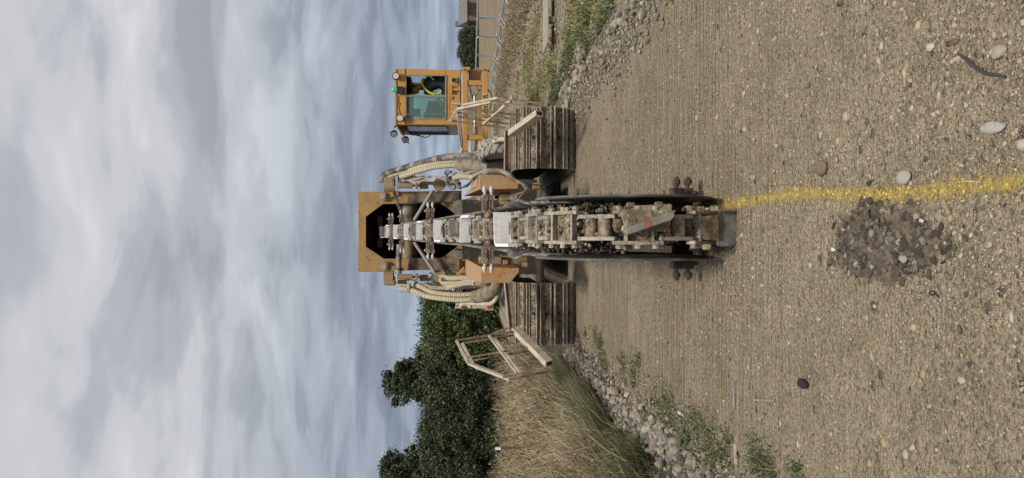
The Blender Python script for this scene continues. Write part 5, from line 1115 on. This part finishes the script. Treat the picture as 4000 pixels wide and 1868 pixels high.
hose([(1975, 545, 12.3), (1950, 545, 12.4), (1930, 552, 12.6), (1922, 560, 12.9)], 12.5, .040, CREAM, 'pipe'); MB().cyl(P(1925, 538, 12.4), P(1945, 540, 12.4), .035).build('pipe_fitting', CREAM, T)
m_ = MB(); m_.box((1.25, 14.3, 1.18), (.9, 2.6, .30)); m_.build('deck', SHADE, T, .02)

# ================================================================== operator in the cab
op = thing('person', 'operator in black clothes and yellow hi-vis straps sitting in the orange cab', 'person', (cp(1700, 330).x, DC + .8, 1.9))
SKIN = plain('skin', (.42, .22, .15), .6); CLOTH = plain('black_cloth', (.022, .022, .027), .9); HIVIS = plain('hi_vis_yellow', (.55, .75, .04), .6); HAIRM = plain('dark_hair', (.03, .022, .016), .8)
DPN = DC + .48
def skinbody():
    px = lambda x, y, d=0: P(x, y, DPN + d)
    verts = [px(1748, 322), px(1715, 322), px(1680, 330), px(1652, 340), px(1640, 344), px(1618, 350),
             px(1664, 366, -.14), px(1700, 368, -.17), px(1716, 392, -.24), px(1722, 400, -.27),
             px(1664, 316, .14), px(1702, 304, .15), px(1722, 330, .12), px(1728, 345, .12),
             px(1752, 355, -.12), px(1752, 395, -.16), px(1790, 400, -.16), px(1752, 350, .10), px(1752, 390, .12), px(1790, 395, .12)]
    rad = [.15, .14, .165, .075, .055, .05, .07, .055, .042, .03, .07, .055, .042, .03, .09, .065, .045, .09, .065, .045]
    edges = [(0, 1), (1, 2), (2, 3), (3, 4), (4, 5), (2, 6), (6, 7), (7, 8), (8, 9), (2, 10), (10, 11), (11, 12), (12, 13), (0, 14), (14, 15), (15, 16), (0, 17), (17, 18), (18, 19)]
    for base in (9, 13):   # fingers and thumb on each hand
        h = verts[base]
        for k_ in range(5):
            sgn = (k_ - 1.5) * .018; q = h + Vector((-.05 if k_ < 4 else -.015, -.02, sgn * .8 + (.03 if k_ == 4 else 0))); verts.append(q); rad.append(.010); edges.append((base, len(verts) - 1))
            verts.append(q + Vector((-.022, -.012, -.022))); rad.append(.008); edges.append((len(verts) - 2, len(verts) - 1))
    me = bpy.data.meshes.new('body'); me.from_pydata([tuple(v) for v in verts], edges, []); o = bpy.data.objects.new('body_tmp', me); C.objects.link(o)
    m_ = o.modifiers.new('s', 'SKIN'); me.skin_vertices[0].data[0].use_root = True
    for i, r_ in enumerate(rad): me.skin_vertices[0].data[i].radius = (r_, r_)
    ss = o.modifiers.new('ss', 'SUBSURF'); ss.levels = ss.render_levels = 2
    dg = bpy.context.evaluated_depsgraph_get(); out_ = bpy.data.meshes.new_from_object(o.evaluated_get(dg)); bpy.data.objects.remove(o)
    out_.materials.clear(); out_.materials.append(CLOTH); out_.materials.append(SKIN); out_.shade_smooth(); out_.name = 'body'
    nk = P(1646, 343, DPN); el = P(1704, 372, DPN)
    for p in out_.polygons:
        c = p.center; neck = c.z > nk.z; fore = (c - verts[9]).length < .20 or (c - verts[13]).length < .12
        p.material_index = 1 if neck or fore else 0
    return out_, verts
bm_, vt = skinbody(); link('body', bm_, op)
hc = P(1618, 352, DPN); m_ = MB(); m_.ball(hc, .105, (.86, 1.0, 1.15), 20, 14); m_.ball(hc + Vector((-.035, -.02, -.065)), .062, (1, .95, .9), 14, 10)
m_.tube([hc + Vector((-.085, -.01, .02)), hc + Vector((-.118, -.015, -.022)), hc + Vector((-.088, -.01, -.032))], [.010, .017, .010], 8)     # nose
m_.tube([hc + Vector((-.080, -.035, -.060)), hc + Vector((-.093, -.01, -.060)), hc + Vector((-.080, .02, -.060))], .007, 6)               # lips
m_.ball(hc + Vector((.012, -.098, -.01)), .026, (.8, .35, 1.2), 10, 8); m_.ball(hc + Vector((-.062, -.060, .012)), .016, (.6, .8, .6), 8, 6)
link('head', m_.mesh('head', SKIN), op)
m_ = MB(); m_.ball(hc + Vector((.022, .0, .040)), .108, (.92, 1.03, 1.0), 20, 12); link('hair', m_.mesh('hair', HAIRM), op)
def strap(pts, r=.026):
    return MB().tube([P(x, y, DPN + d) for x, y, d in pts], r, 8, smooth=5)
m_ = strap([(1654, 309, -.02), (1648, 322, -.12), (1656, 342, -.17), (1672, 358, -.20), (1690, 366, -.21), (1712, 368, -.19), (1724, 356, -.17)]); a_ = strap([(1664, 296, .02), (1680, 300, -.12), (1696, 312, -.15)], .022); 
link('vest_strap', m_.mesh('vest_strap', HIVIS), op); link('vest_strap', a_.mesh('vest_strap', HIVIS), op)
